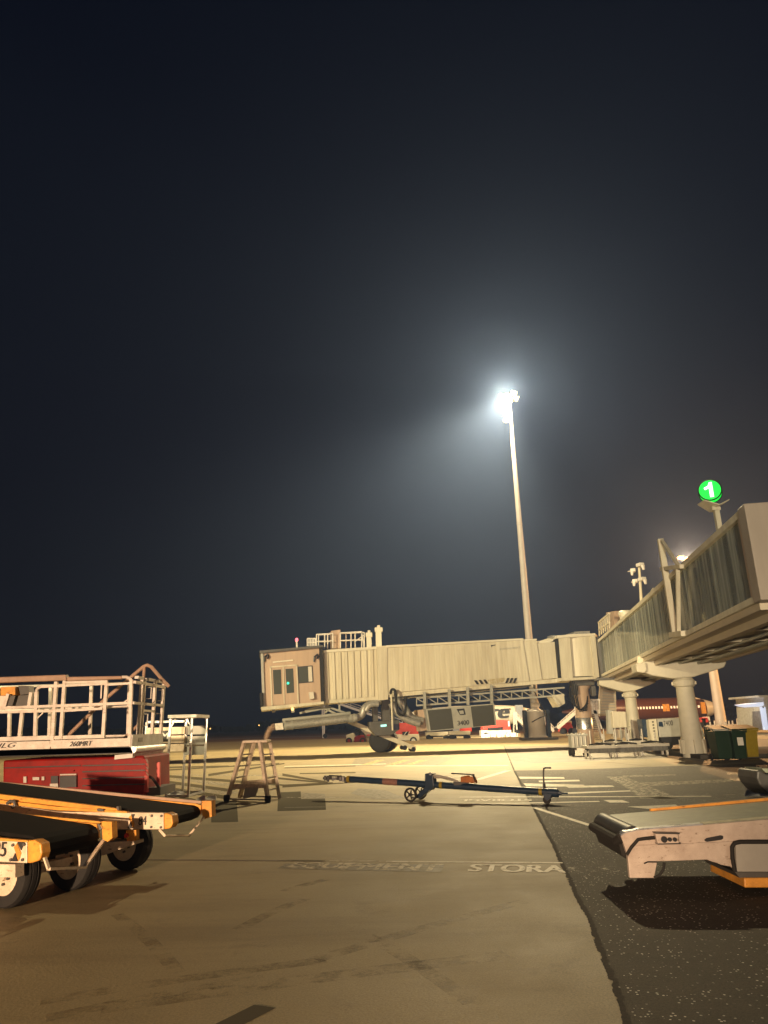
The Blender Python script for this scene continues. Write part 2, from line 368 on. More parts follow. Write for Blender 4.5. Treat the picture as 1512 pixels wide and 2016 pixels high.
def paint(name, col, var, thr):
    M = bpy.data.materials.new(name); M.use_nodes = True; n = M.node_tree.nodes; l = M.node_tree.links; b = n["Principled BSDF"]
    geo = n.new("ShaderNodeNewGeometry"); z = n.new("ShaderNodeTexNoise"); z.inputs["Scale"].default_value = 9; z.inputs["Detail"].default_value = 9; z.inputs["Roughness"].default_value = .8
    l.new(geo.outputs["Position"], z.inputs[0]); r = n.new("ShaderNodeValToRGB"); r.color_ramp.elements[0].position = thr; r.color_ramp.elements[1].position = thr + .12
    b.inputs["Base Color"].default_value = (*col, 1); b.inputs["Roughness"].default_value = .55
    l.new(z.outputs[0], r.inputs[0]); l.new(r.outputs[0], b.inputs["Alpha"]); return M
p_white = paint("worn_white_paint", (.72, .66, .52), .2, .34)
p_fade = paint("faded_white_paint", (.36, .32, .25), .2, .44)
p_mid = paint("half_worn_white_paint", (.55, .48, .34), .2, .40)
p_ghost = paint("nearly_gone_white_paint", (.42, .38, .30), .2, .52)
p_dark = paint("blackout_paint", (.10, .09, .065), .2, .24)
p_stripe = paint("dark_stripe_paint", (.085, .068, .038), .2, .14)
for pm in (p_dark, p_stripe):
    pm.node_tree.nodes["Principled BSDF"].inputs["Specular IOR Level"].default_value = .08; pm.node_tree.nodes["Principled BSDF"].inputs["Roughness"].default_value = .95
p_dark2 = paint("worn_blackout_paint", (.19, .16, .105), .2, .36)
p_brown = paint("brown_line_paint", (.12, .07, .04), .2, .38)
p_yel = paint("worn_yellow_paint", (.50, .38, .16), .2, .40)
def zz(z): return .0006 + z * .1
def gpoly(pts, m, z=.02, name="road_marking"):
    b = MB(); b.poly([G(x, y, zz(z)) for x, y in pts]); return struct(b.build(name, m))
def gline(a, c, w, m, z=.02):
    A, B = G(*a), G(*c); d = (B - A); nrm = V((-d.y, d.x, 0)).normalized() * w / 2
    b = MB(); b.poly([V((q.x, q.y, zz(z))) for q in (A + nrm, B + nrm, B - nrm, A - nrm)]); return struct(b.build("road_line", m))
# equipment storage line and lettering
gline((225, 1692.5), (640, 1695.5), .055, p_brown)
gline((560, 1694.5), (1108, 1699), .05, p_mid); gline((760, 1696.4), (1108, 1699), .06, p_white, .022)
gpoly([(562, 1700), (875, 1702), (868, 1717), (546, 1710)], p_dark2, .018)
def gtext(s, a, c, h, m, z=.024, flip=False):
    A, B = G(*a), G(*c); A.z = B.z = 0; d = (B - A).normalized(); u = V((-d.y, d.x, 0))
    if flip: org = B; xd = -d; ud = -u; org = B + u * h
    else: org, xd, ud = A, d, u
    o = text(s, V((org.x, org.y, zz(z))), xd, ud, h, m, None, width=(B - A).length, name="road_lettering", ext=0, bold=.04); struct(o)
gtext("EQUI", (562, 1710), (668, 1712), .36, p_mid); gtext("PMENT", (672, 1712), (862, 1715), .36, p_mid)
gtext("STORA", (922, 1716), (1112, 1719), .38, p_white); gtext("GE", (1122, 1719), (1222, 1720), .36, p_ghost)
gline((560, 1570), (905, 1572), .10, p_fade); gline((905, 1569.5), (1400, 1568), .16, p_white)
gtext("STORAGE", (905, 1578), (1046, 1577), .38, p_white, flip=True)
gline((930, 1583.5), (1180, 1578), .13, p_white); gline((1051, 1590), (1190, 1634), .10, p_white)
gline((560, 1590), (800, 1586), .05, p_dark2)
# worn bars on the asphalt
for pts in ([(1020, 1529), (1110, 1530), (1112, 1533), (1024, 1533)], [(1030, 1542), (1150, 1545), (1150, 1549), (1036, 1548)], [(1110, 1547), (1205, 1546), (1210, 1549), (1120, 1551)],
            [(1060, 1537), (1140, 1535), (1142, 1538), (1062, 1540)], [(1188, 1575), (1225, 1575), (1240, 1580), (1200, 1580)], [(1235, 1588), (1330, 1584), (1340, 1590), (1280, 1593)],
            [(1110, 1560), (1240, 1556), (1242, 1558), (1112, 1563)]): gpoly(pts, p_white)
p_glit = paint("shiny_worn_paint", (.62, .56, .42), .3, .46)
gpoly([(1194, 1529), (1230, 1529), (1270, 1545), (1340, 1572), (1262, 1572), (1232, 1550)], p_glit)
gpoly([(1245, 1541), (1410, 1535), (1500, 1530), (1500, 1535), (1400, 1541), (1272, 1548)], p_glit)
gpoly([(1225, 1527), (1330, 1524), (1330, 1527), (1230, 1530)], p_glit); gpoly([(1430, 1521), (1490, 1519), (1490, 1523), (1432, 1525)], p_glit)
gpoly([(1316, 1494), (1350, 1493), (1440, 1518), (1392, 1519)], p_ghost, .02)
gline((1250, 1569), (1480, 1564), .08, p_fade); gpoly([(1272, 1570), (1300, 1568), (1342, 1571), (1300, 1573)], p_dark, .026)
# hatched stripes on the left
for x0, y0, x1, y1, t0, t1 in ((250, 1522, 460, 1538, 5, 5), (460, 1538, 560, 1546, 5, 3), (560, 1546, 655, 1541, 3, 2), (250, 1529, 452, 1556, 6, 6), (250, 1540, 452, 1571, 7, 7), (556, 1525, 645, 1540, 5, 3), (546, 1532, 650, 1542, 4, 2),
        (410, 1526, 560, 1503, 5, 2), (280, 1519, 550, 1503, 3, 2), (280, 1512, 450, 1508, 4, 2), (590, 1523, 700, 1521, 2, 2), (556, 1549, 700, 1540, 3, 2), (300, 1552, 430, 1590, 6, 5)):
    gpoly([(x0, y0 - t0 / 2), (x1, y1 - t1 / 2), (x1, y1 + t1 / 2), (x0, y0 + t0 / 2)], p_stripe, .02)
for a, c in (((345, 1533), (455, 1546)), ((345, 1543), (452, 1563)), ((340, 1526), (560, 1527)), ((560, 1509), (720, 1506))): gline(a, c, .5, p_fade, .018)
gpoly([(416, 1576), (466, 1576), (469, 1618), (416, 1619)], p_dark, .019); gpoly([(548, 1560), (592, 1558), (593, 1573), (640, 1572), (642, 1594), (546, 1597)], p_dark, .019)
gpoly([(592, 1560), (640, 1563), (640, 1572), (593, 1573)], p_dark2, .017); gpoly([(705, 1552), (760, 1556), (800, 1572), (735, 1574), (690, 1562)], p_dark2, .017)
# yellow and grey bay stripes
gpoly([(700, 1493), (900, 1490), (860, 1506), (690, 1508)], p_dark2, .017)
for x in (715, 765, 800): gpoly([(x + 28, 1496), (x + 44, 1496), (x + 12, 1506), (x - 6, 1506)], p_yel, .021)
gline((560, 1512), (700, 1508), .5, p_stripe); gline((560, 1509), (760, 1504), .4, p_white); gline((760, 1508), (1000, 1507), .4, p_white)
b = MB(); ring = [G(997 + 52 * math.cos(t * PI / 16), 1496 + 3.2 * math.sin(t * PI / 16), .0024) for t in range(32)]
ring2 = [G(997 + 47 * math.cos(t * PI / 16), 1496 + 2.4 * math.sin(t * PI / 16), .0024) for t in range(32)]
for i in range(32): j = (i + 1) % 32; b.poly([ring[i], ring[j], ring2[j], ring2[i]])
struct(b.build("road_marking", p_fade))
gline((1000, 1517), (940, 1535), .2, p_white)
# saw-cut joints and rubber tyre marks
g_joint = mat("joint_sealant", (.05, .042, .032), .9, var=.3)
for a, c in (((1012, 1516), (992, 1468)), ((1190, 1500), (1280, 1509)), ((0, 1960), (300, 1700))): 
    if a[0] > 900: gline(a, c, .05, g_joint, .014)
p_tyre = paint("tyre_rubber_mark", (.25, .188, .095), .3, .46)
p_tyre.node_tree.nodes["Color Ramp"].color_ramp.elements[1].position = .75
p_tyre.node_tree.nodes["Noise Texture"].inputs["Scale"].default_value = 3
for a, c, w in (((80, 1972), (640, 1890), .09), ((200, 1985), (1000, 1880), .12), ((620, 1890), (1030, 1775), .09), ((560, 1755), (660, 1728), .08), ((230, 1800), (350, 1915), .07), ((700, 1830), (930, 1975), .08), ((470, 1830), (600, 1770), .08), ((90, 2005), (520, 1925), .08)):
    A, B = G(*a), G(*c); d = (B - A); nn = V((-d.y, d.x, 0)).normalized()
    pts = [A.lerp(B, t / 8) + nn * (.03 * math.sin(t / 8 * PI)) for t in range(9)]
    w *= 1.5; b = MB()
    for q, q2 in zip(pts, pts[1:]): b.poly([V((v.x, v.y, .0012)) for v in (q + nn * w / 2, q2 + nn * w / 2, q2 - nn * w / 2, q - nn * w / 2)])
    struct(b.build("road_tyre_mark", p_tyre))
gpoly([(500, 1978), (543, 1984), (455, 2030), (395, 2030)], p_dark, .018)

# ================================================================== BOARDING BRIDGE
A_ = P(515, 1392, 39.0); B_ = P(1175, 1335, 42.4)
PB = Pl((A_.x, A_.y), (B_.x - A_.x, B_.y - A_.y)); N = PB.n; D = PB.d
wb = G(755, 1481)
br = thing("boarding_bridge", (wb.x, wb.y, 0), "long cream telescopic boarding bridge with brown cab on twin wheels, its hung unit numbered 3400", "boarding bridge")
def fp(b, pts, off, dep, pl=None):
    pl = pl or PB; b.poly(pl.ps(pts, off), pl.n * dep); return b
cab = fp(MB(), [(516, 1286), (628, 1275), (632, 1383), (520, 1392)], 0, 3.0).build("cab", m_pink, br)
fp(MB(), [(511, 1281), (636, 1270), (636, 1274), (513, 1286)], -.25, 3.5).build("cab_roof", m_dgrey, cab)
fp(MB(), [(629, 1272), (635, 1272), (639, 1385), (633, 1385)], -.1, .3).build("weather_seal", m_black, cab)
fp(MB(), [(513, 1285), (518, 1285), (522, 1393), (517, 1393)], -.12, .3).build("corner_post", m_grey, cab)
b = MB(); fp(b, [(514, 1392), (638, 1381), (638, 1386), (516, 1399)], -.15, 3.2); b.build("cab_floor_edge", m_cream, cab)
dr = fp(MB(), [(532, 1313.5), (584, 1309), (587, 1386), (536, 1389)], -.05, .1).build("door", m_pink, cab)
b = MB()
for q in ([(531, 1312), (585, 1308), (585, 1310.5), (531, 1314.5)], [(531, 1312), (533.5, 1312), (537, 1389), (534.5, 1389)], [(583, 1309), (585.2, 1309), (588.5, 1386), (586, 1386)], [(556.6, 1312), (558.5, 1312), (561, 1386), (559, 1386)]): fp(b, q, -.1, .12)
b.build("door_frame", m_cream, dr)
for q in ([(537, 1319), (553, 1318), (554.5, 1366), (539.5, 1367)], [(562, 1317), (577, 1316), (579, 1363.5), (564.5, 1365)]): fp(MB(), q, -.075, .02).build("pane", g_door, dr)
b = MB(); b.ball(PB.p(567, 1345, -.1), .065); b.build("exit_reflection_glow", e_exit, dr)  # glowing ball stands for an exit light reflected in the pane
wn = fp(MB(), [(586, 1312.5), (615, 1310), (617, 1343), (588, 1345.5)], -.04, .08).build("window", m_blackp, cab)
fp(MB(), [(588, 1314), (606, 1312.5), (607.5, 1342), (589.5, 1343.5)], -.06, .015).build("pane", g_door, wn)
fp(MB(), [(606.3, 1312.5), (613.5, 1312), (615.3, 1341.5), (607.8, 1342)], -.065, .015).build("notice_paper", m_sticker, wn)
fp(MB(), [(537, 1302.5), (577, 1298.5), (577.3, 1301), (537.3, 1305)], -.08, .1).build("light_fitting", m_cream_r, cab)
b = MB(); fp(b, [(608, 1363), (617, 1362), (619, 1375), (610, 1377)], -.25, .3); b.build("control_box", m_sticker, cab)
b = MB()
for x in (524, 622): b.tube([PB.p(x - 4, 1303, -.1), PB.p(x - 3, 1293, -.12), PB.p(x + 3, 1288, -.12), PB.p(x + 5, 1292, -.12), PB.p(x + 2, 1297, -.12)], .05, 6)
b.each("canopy_bracket", m_blackp, cab)
b = MB(); fp(b, [(511, 1364), (517, 1363), (519, 1390), (513, 1391)], -.3, .6); b.build("bumper", m_black, cab, bev=.04)
b = MB(); b.cyl(PB.p(584.5, 1275, .8), PB.p(584, 1262, .8), .05); b.build("beacon_post", m_white, br)
b = MB(); b.lathe(PB.p(584, 1262.5, .8), [(.07, 0), (.09, .06), (.07, .15), (.02, .18)]); b.build("beacon_lamp", e_red, br, True)
# tunnels: C (corrugated, outer at the cab), B, A
def ribbed(b, tl, tr, brr, bl, n, off=0, dep=.06, duty=.5):
    for i in range(n):
        t0, t1 = (i + (1 - duty) / 2) / n, (i + (1 + duty) / 2) / n
        L = lambda a, c, t: (a[0] + (c[0] - a[0]) * t, a[1] + (c[1] - a[1]) * t)
        q = [L(tl, tr, t0), L(tl, tr, t1), L(bl, brr, t1), L(bl, brr, t0)]
        A = PB.ps(q, off); m_ = .12
        B = PB.ps([L(q[0], q[1], m_), L(q[1], q[0], m_), L(q[2], q[3], m_), L(q[3], q[2], m_)], off - dep)
        b.poly(B)
        for k in range(4): b.poly([A[k], A[(k + 1) % 4], B[(k + 1) % 4], B[k]])
b = MB(); fp(b, [(634, 1284), (754, 1276), (754, 1372), (638, 1380)], .35, 2.3); ribbed(b, (636, 1286), (738, 1279.5), (740, 1371), (640, 1378), 8, .35, .09, .55); b.build("corrugated_tunnel", m_cream, br)
b = MB(); fp(b, [(632, 1280), (756, 1273), (756, 1277), (634, 1285)], .25, 2.5); b.build("tunnel_roof_edge", m_cream_r, br)
b = MB(); fp(b, [(636, 1379), (762, 1371), (762, 1376.5), (638, 1385.5)], .3, 2.4); b.each("tunnel_floor_beam", m_cream, br)
b = MB(); fp(b, [(742, 1273), (762, 1272), (764, 1377), (746, 1379)], .05, 2.9); b.build("tunnel_end_frame", m_cream, br)
b = MB(); fp(b, [(762, 1274.5), (1029, 1259.5), (1042, 1341), (764, 1364)], .1, 2.8); ribbed(b, (764, 1277), (1026, 1262), (1036, 1340), (766, 1362), 26, .1, .004, .8); b.build("middle_tunnel", m_cream, br)
b = MB(); fp(b, [(760, 1270.5), (1030, 1256.5), (1030, 1260), (760, 1275)], .0, 3.0); b.build("tunnel_roof_edge", m_cream_r, br)
b = MB(); fp(b, [(1027, 1261.5), (1056, 1260.5), (1067, 1338), (1040, 1341)], .22, 2.5); b.build("tunnel_step_section", m_cream, br)
b = MB(); fp(b, [(1027, 1258.5), (1057, 1257.5), (1057, 1260), (1027, 1262)], .15, 2.6); b.build("tunnel_roof_edge", m_cream_r, br)
b = MB(); fp(b, [(1055, 1267), (1098, 1263), (1106, 1334), (1064, 1338)], .32, 2.3); b.build("inner_tunnel", m_cream, br)
b = MB(); fp(b, [(1055, 1262), (1075, 1261), (1098, 1256), (1098, 1259), (1078, 1266), (1055, 1266)], .5, 1.6); b.build("tunnel_roof_edge", m_cream_r, br)
b = MB(); fp(b, [(764, 1364.5), (1100, 1336), (1102, 1343), (765, 1373)], .2, .25); fp(b, [(764, 1364.5), (1100, 1336), (1102, 1343), (765, 1373)], 2.4, .25); b.each("tunnel_floor_beam", m_cream, br)
b = MB(); fp(b, [(766, 1373), (1045, 1347), (1046, 1351), (766, 1377)], .5, 1.8); b.build("tunnel_underframe", m_dgrey, br)
# hazard stripes and lettering
b = MB()
for x in (934, 943, 952): fp(b, [(x, 1339.5 - (x - 934) * .08), (x + 4, 1339.2 - (x - 934) * .08), (x + 9, 1347 - (x - 934) * .08), (x + 5, 1347.5 - (x - 934) * .08)], .02, .07)
for x in (999, 1006.5, 1014): fp(b, [(x, 1335), (x + 4, 1334.6), (x, 1344.6), (x - 4, 1345)], .02, .07)
b.each("hazard_stripe", m_label, br)
o = PB.p(961, 1342, .03); text("KEEP CLEAR", o, PB.p(996, 1337.5, .03) - o, UP, .11, m_labely, br, 1.0); o = PB.p(966, 1346.3, .03); text("NO STEP", o, PB.p(996, 1342, .03) - o, UP, .10, m_labely, br, .8)
o = PB.p(984, 1280, .05); text("BOARDING BRIDGE", o, PB.p(1026, 1276, .05) - o, UP, .10, m_grey, br, 1.25)
fp(MB(), [(967, 1270), (976, 1269), (975, 1270.5), (969, 1271.5), (968, 1274)], .05, .04).build("maker_mark", m_label, br)
# rotunda
rc = PB.p(1140, 1334, 1.35); rz0 = rc.z; rtop = PB.p(1140, 1253, 1.35).z
b = MB(); b.cyl((rc.x, rc.y, rz0), (rc.x, rc.y, rtop), 1.32, seg=40); rot = b.build("rotunda_drum", m_cream, br, True)
b = MB()
fp(b, [(1100, 1257), (1122, 1255), (1128, 1334), (1106, 1335)], .0, 2.9); fp(b, [(1163, 1252), (1172, 1252), (1180, 1333), (1171, 1334)], -.05, 2.9); b.each("rotunda_frame", m_cream, rot)
b = MB(); fp(b, [(1095, 1258), (1100, 1258), (1107, 1335), (1102, 1336)], .05, 2.7); b.each("weather_seal", m_black, rot)
b = MB(); fp(b, [(1173, 1253), (1184, 1257), (1189, 1330), (1180, 1335)], .15, 2.4); b.build("bellows_seal", m_dgrey, rot)
b = MB(); fp(b, [(1097, 1251), (1172, 1246.5), (1172, 1251), (1097, 1256.5)], -.08, 3.0); b.build("rotunda_roof", m_cream_r, rot)
b = MB()
for x in (1094, 1084, 1110, 1125): fp(b, [(x, 1251), (x + 8, 1250.5), (x + 8, 1254), (x, 1255)], .3, .5)
fp(b, [(1131, 1243.5), (1161, 1242), (1162, 1249), (1131, 1250)], .3, 1.2); b.each("roof_unit", m_galv, rot)
b = MB(); fp(b, [(1100, 1335), (1176, 1332), (1176, 1336.5), (1100, 1341)], -.1, 3.0); b.build("rotunda_floor_ring", m_cream, rot)
# rotunda column with cables
cx_ = rc.x + .05
b = MB(); b.lathe((cx_, rc.y, 0), [(.62, 0), (.62, .06), (.47, .07), (.45, .4), (.44, rz0 - .7), (.62, rz0 - .5), (.62, rz0 - .05)], seg=24); colm = b.build("rotunda_column", m_pink, br, True)
b = MB(); b.lathe((cx_, rc.y, .95), [(.475, 0), (.478, .62), (.47, .63)], seg=24); b.build("metal_band", m_chrome, colm, True)
b = MB(); b.box((cx_, rc.y - .3, rz0 - .35), (1.3, .8, .3)); b.box((cx_ - .5, rc.y - .5, rz0 - .75), (.3, .4, .5)); b.box((cx_ + .65, rc.y - .2, rz0 - .8), (.25, .4, .6)); b.build("pivot_gear_box", m_dgrey, colm, bev=.03)
for k in range(5):
    x0 = cx_ - .75 + k * .1; b = MB()
    b.tube([V((x0, rc.y - .7, rz0 - .1 - .1 * k)), V((x0 - .15, rc.y - .75, rz0 - .9)), V((x0 - .05, rc.y - .8, rz0 - 1.5 - .12 * k)), V((x0 + .4, rc.y - .6, rz0 - 1.9)), V((cx_ + .2, rc.y - .5, rz0 - 1.5 + .1 * k))], .035, 6); b.build("cable", m_black, colm)
b = MB(); fp(b, [(1087, 1369), (1110, 1366), (1112, 1385), (1100, 1392)], .2, .9); fp(b, [(1092, 1371), (1104, 1386), (1098, 1388), (1088, 1374)], .0, .5); b.build("cable_tray_hood", m_cream, br)
# truss cable carrier
b = MB(); rr_ = .05
U = [(820 + i * 20.8, 1374.5 - i * 1.48) for i in range(15)]; Lw = [(820 + i * 20.8, 1389 - i * 1.45) for i in range(15)]
for off in (.3, .9):
    for S in (U, Lw):
        for a, c in zip(S, S[1:]): b.bar(PB.p(*a, off), PB.p(*c, off), .09)
    for i in range(14): b.bar(PB.p(*U[i], off), PB.p(*Lw[i + 1], off), .045); b.bar(PB.p(*U[i], off), PB.p(*Lw[i], off), .045)
b.build("truss_carrier", m_grey, br)
b = MB(); fp(b, [(880, 1378), (1046, 1363), (1046, 1366), (880, 1382)], .45, .35); b.build("cable_chain", m_black, br)
# suspended air conditioning unit 3400
PA = PB
ac = fp(MB(), [(838, 1396), (973, 1385), (978, 1428), (846, 1440)], -.1, 1.7).build("air_conditioning_unit", m_grey, br)
b = MB()
for q in ([(842, 1398.5), (888, 1394.5), (893, 1434), (848, 1438)], [(927, 1391), (970, 1387.5), (974, 1427), (932, 1431)]): fp(MB(), q, -.13, .06).build("grille", m_screen, ac)
fp(MB(), [(890, 1394), (925, 1391), (926, 1411), (892, 1414.5)], -.12, .04).build("panel", m_grey, ac); fp(MB(), [(892, 1415.2), (926, 1411.8), (929, 1431.5), (895, 1435)], -.12, .04).build("panel", m_grey, ac)
fp(MB(), [(899, 1396), (914, 1394.6), (917, 1407), (906, 1408)], -.14, .03).build("logo", m_blackp, ac); fp(MB(), [(903.5, 1399.5), (912, 1398.6), (913.5, 1405), (906, 1406)], -.16, .03).build("logo", m_grey, ac)
o = PB.p(901, 1428.3, -.14); text("3400", o, PB.p(923, 1426.3, -.14) - o, UP, .24, m_label, ac, .66, bold=.02)
b = MB()
for x, y0, y1 in ((836, 1362, 1396), (885, 1357, 1392), (921, 1353, 1388), (968, 1349, 1385)): fp(b, [(x - 2.4, y0), (x + 2.4, y0), (x + 3.4, y1), (x - 1.6, y1)], -.12, .14)
b.each("hanger", m_grey, br)
b = MB(); fp(b, [(838, 1440), (846, 1439), (852, 1384), (838, 1386)], .6, .9); b.build("unit_side_frame", m_dgrey, br)
fp(MB(), [(822, 1398), (840, 1396), (846, 1436), (828, 1440)], .5, 1.0).build("duct_adapter", m_pink, br)
# drive column, bogie, wheels
wr = .62
lc = [PB.p(747, 1380, 1.0), PB.p(772, 1378, 1.0)]
for x, w in ((739, 9), (760, 15), (774, 5)):
    b = MB(); fp(b, [(x - w / 2, 1378), (x + w / 2, 1378), (x + w / 2 + 1, 1424), (x - w / 2 + 1, 1424)], 1.0, .5); b.each("lift_column", m_dgrey, br)
b = MB(); fp(b, [(727, 1421), (786, 1417), (787, 1436), (770, 1448), (740, 1449), (728, 1434)], .9, .8); bog = b.build("wheel_bogie", m_dgrey, br, bev=.04)
b = MB(); fp(b, [(750, 1427), (761, 1426), (761, 1430), (750, 1431)], .82, .1); b.build("lit_status_panel", e_teal, bog)
b = MB(); fp(b, [(772, 1426), (785, 1425), (785, 1436), (772, 1437)], .84, .08); b.build("control_panel", m_navy, bog)
wc = G(755, 1481); wx = V((D.x, D.y, 0)); 
for off in (-.35, .45):
    c = V((wc.x, wc.y + .3, wr)) + V((0, 1, 0)) * off + V((1, 0, 0)) * off * .5
    b = MB(); ax = V((.35, 1, 0)).normalized()
    b.lathe(c - ax * .24, [(.34, 0), (.54, .01), (.61, .06), (.62, .14), (.62, .34), (.61, .42), (.54, .47), (.34, .48)], axis=ax, seg=32); w = b.build("wheel", m_black, br, True)
    b = MB(); b.lathe(c - ax * .22, [(.33, 0), (.3, .05), (.12, .06), (.1, .0), (.0001, -.01)], axis=ax, seg=20); b.build("rim", m_dgrey, w, True)
# ventilation duct under the cab
b = MB(); b.cyl(PB.p(559, 1429.5, .2), PB.p(703, 1413, .2), .21, seg=24); b.build("duct_tube", m_hose, br, True)
b = MB()
for t in (562, 575, 690, 697): q = PB.p(t, 1429.5 - (t - 559) * .1146, .2); b.cyl(q - D * .05, q + D * .05, .235, seg=24)
b.cyl(PB.p(556, 1418, .5), PB.p(690, 1404, .5), .09, seg=12); b.bar(PB.p(560, 1418, .3), PB.p(556, 1433, .3), .1); b.build("duct_bracket", m_grey, br)
fp(MB(), [(541, 1424.5), (556.5, 1423), (558.5, 1436), (543, 1437.5)], -.05, .5).build("duct_end_box", m_jlgw, br)
b = MB()
path = [PB.p(541, 1430, .2), PB.p(534, 1433, .2), PB.p(529, 1440, .2), PB.p(526, 1448, .2), PB.p(524, 1456, .2)]
for i, (a, c) in enumerate(zip(path, path[1:])):
    for k in range(3): q0, q1 = a.lerp(c, k / 3), a.lerp(c, (k + .6) / 3); b.cyl(q0, q1, .19, .14, seg=14)
b.tube(path, .11, 10); b.build("bellows_hose", m_tan, br, True)
def hose(pts, r, name, m_, off=0.1):
    P_ = PB.ps(pts, off); out = []
    for i in range(len(P_) - 1):
        p0, p1, p2, p3 = P_[max(i - 1, 0)], P_[i], P_[i + 1], P_[min(i + 2, len(P_) - 1)]
        for k in range(8):
            t = k / 8; out.append(.5 * ((2 * p1) + (p2 - p0) * t + (2 * p0 - 5 * p1 + 4 * p2 - p3) * t * t + (-p0 + 3 * p1 - 3 * p2 + p3) * t ** 3))
    out.append(P_[-1]); b = MB(); b.tube(out, r, 12); return b.build(name, m_, br, True)
hose([(700, 1414), (712, 1408), (718, 1394), (730, 1385), (748, 1380)], .20, "duct_hose", m_hose, .5)
hose([(720, 1400), (728, 1388), (745, 1386)], .16, "duct_hose", m_hose, .2)
hose([(775, 1376), (790, 1384), (800, 1400), (812, 1414), (832, 1420)], .21, "duct_hose", m_hose, .4)
hose([(770, 1384), (782, 1402), (800, 1416), (826, 1425)], .19, "duct_hose", m_hose, .1)
hose([(768, 1366), (771, 1358), (777, 1359), (779, 1372), (783, 1402), (792, 1408), (798, 1400), (798, 1370)], .07, "power_cable", m_black, -.3)
b = MB(); b.tube(PB.ps([(770, 1362), (773, 1438)], -.2), .05, 8); b.tube(PB.ps([(766, 1368), (768, 1360), (774, 1358), (778, 1364)], -.25), .05, 8); b.build("conduit", m_cream, br)
b = MB()
for a, c in (((632, 1392), (668, 1408)), ((652, 1392), (640, 1403)), ((590, 1404), (650, 1392)), ((640, 1390), (690, 1407)), ((600, 1400), (640, 1388)), ((668, 1384), (668, 1400)), ((645, 1386), (645, 1400))): b.bar(PB.p(*a, .8), PB.p(*c, .8), .12, .1)
for x in (574, 536): fp(b, [(x, 1393), (x + 6, 1392), (x + 6, 1402), (x, 1403)], .5, .5)
b.build("cab_underframe", m_grey, br)
b = MB(); b.ball(PB.p(576, 1396, -.2), .08); b.build("under_lamp", e_lens2, br)
# service stair down from the bridge to casters
st0, st1 = (686, 1420), (820, 1472)
b = MB()
for off in (1.6, 2.4): b.bar(PB.p(*st0, off), PB.p(818, 1474, off), .10, .24)
for i in range(13): t = (i + .5) / 13; q = (st0[0] + (818 - st0[0]) * t, st0[1] + (474 + 1000 - st0[1]) * t); a = PB.p(*q, 1.6); b.bar(a, a + N * .8, .22, .04)
sw = b.build("service_stair", m_cream, br)
b = MB()
for x, y in ((797, 1472), (814, 1475)): q = PB.p(x, y, 1.6); b.cyl(q - N * .05, q + N * .05, .13, seg=14); b.cyl(q + N * .75, q + N * .85, .13, seg=14)
b.build("caster", m_black, sw)
# rooftop railing, cabinets and vents
b = MB(); rt = .035
def rails(x0, x1, yb0, yb1, yt0, yt1, n, off):
    for j in range(n + 1):
        t = j / n; x = x0 + (x1 - x0) * t; b.bar(PB.p(x, yb0 + (yb1 - yb0) * t, off), PB.p(x, yt0 + (yt1 - yt0) * t, off), .06)
    for f in (1, .5): b.bar(PB.p(x0, yb0 + (yt0 - yb0) * f, off), PB.p(x1, yb1 + (yt1 - yb1) * f, off), .055)
rails(623, 655, 1277, 1276, 1249, 1247, 2, .5); rails(670, 712, 1276, 1275, 1246, 1243.5, 2, .5); rails(627, 717, 1277, 1275, 1250, 1245, 5, 2.2)
rails(605, 621, 1272, 1272, 1257, 1257, 5, .6)
b.bar(PB.p(712, 1244, .5), PB.p(717, 1275, .5), .06); b.bar(PB.p(700, 1262, .5), PB.p(717, 1250, .5), .05)
b.build("roof_railing", m_white, br)
b = MB(); fp(b, [(652, 1242), (670, 1239.5), (671, 1275), (654, 1277)], .9, .9); b.build("roof_cabinet", m_pink, br)
b = MB()
for x0, x1, y0 in ((721, 732, 1250), (739, 752, 1240)):
    q0, q1 = PB.p((x0 + x1) / 2, 1277, .6), PB.p((x0 + x1) / 2, y0, .6); r = (PB.p(x1, y0, .6) - PB.p(x0, y0, .6)).length / 2
    b.box((q0 + q1) / 2, (r * 1.7, r * 1.7, (q1 - q0).length)); b.box(q1, (r * 2.3, r * 2.3, .22)); b.box(q1 + UP * .17, (r * .9, r * .9, .16))
b.build("roof_vent", m_cream_r, br)
b = MB(); fp(b, [(634, 1280), (764, 1271), (764, 1275), (634, 1284)], .5, 1.5); b.build("roof_walk", m_cream_r, br)
b = MB()
for x in (894, 1020): fp(b, [(x, 1263.5 - (x - 894) * .05), (x + 5, 1263.5 - (x - 894) * .05), (x + 5, 1266.5 - (x - 894) * .05), (x, 1266.5 - (x - 894) * .05)], .1, .3)
b.each("roof_clip", m_cream_r, br)
# ================================================================== GLASS WALKWAY
S0 = P(1184, 1290, 41.2); E0 = P(1497, 1171, 15.1)
PW = Pl((S0.x, S0.y), (E0.x - S0.x, E0.y - S0.y))
if PW.n.x < 0: PW.n = -PW.n
U_ = PW.d; NW = PW.n; WZ0, WZ1, WW = 3.90, 5.68, 2.9
def wp(s, off, z): q = PW.a + U_ * s + NW * off; return V((q.x, q.y, z))
LEN = (V((E0.x, E0.y, 0)) - V((S0.x, S0.y, 0))).length
def wbox(b, s0, s1, o0, o1, z0, z1): b.poly([wp(s0, o0, z0), wp(s1, o0, z0), wp(s1, o1, z0), wp(s0, o1, z0)], V((0, 0, z1 - z0))); return b
base_w = wp(13, 1.45, 0)
wk = thing("glass_walkway", base_w, "raised glass sided walkway on two hammerhead piers leading to the boarding bridge", "walkway")
wbox(MB(), 0, LEN, -.05, WW + .05, WZ0 - .30, WZ0 - .06).build("floor_slab", m_under, wk)
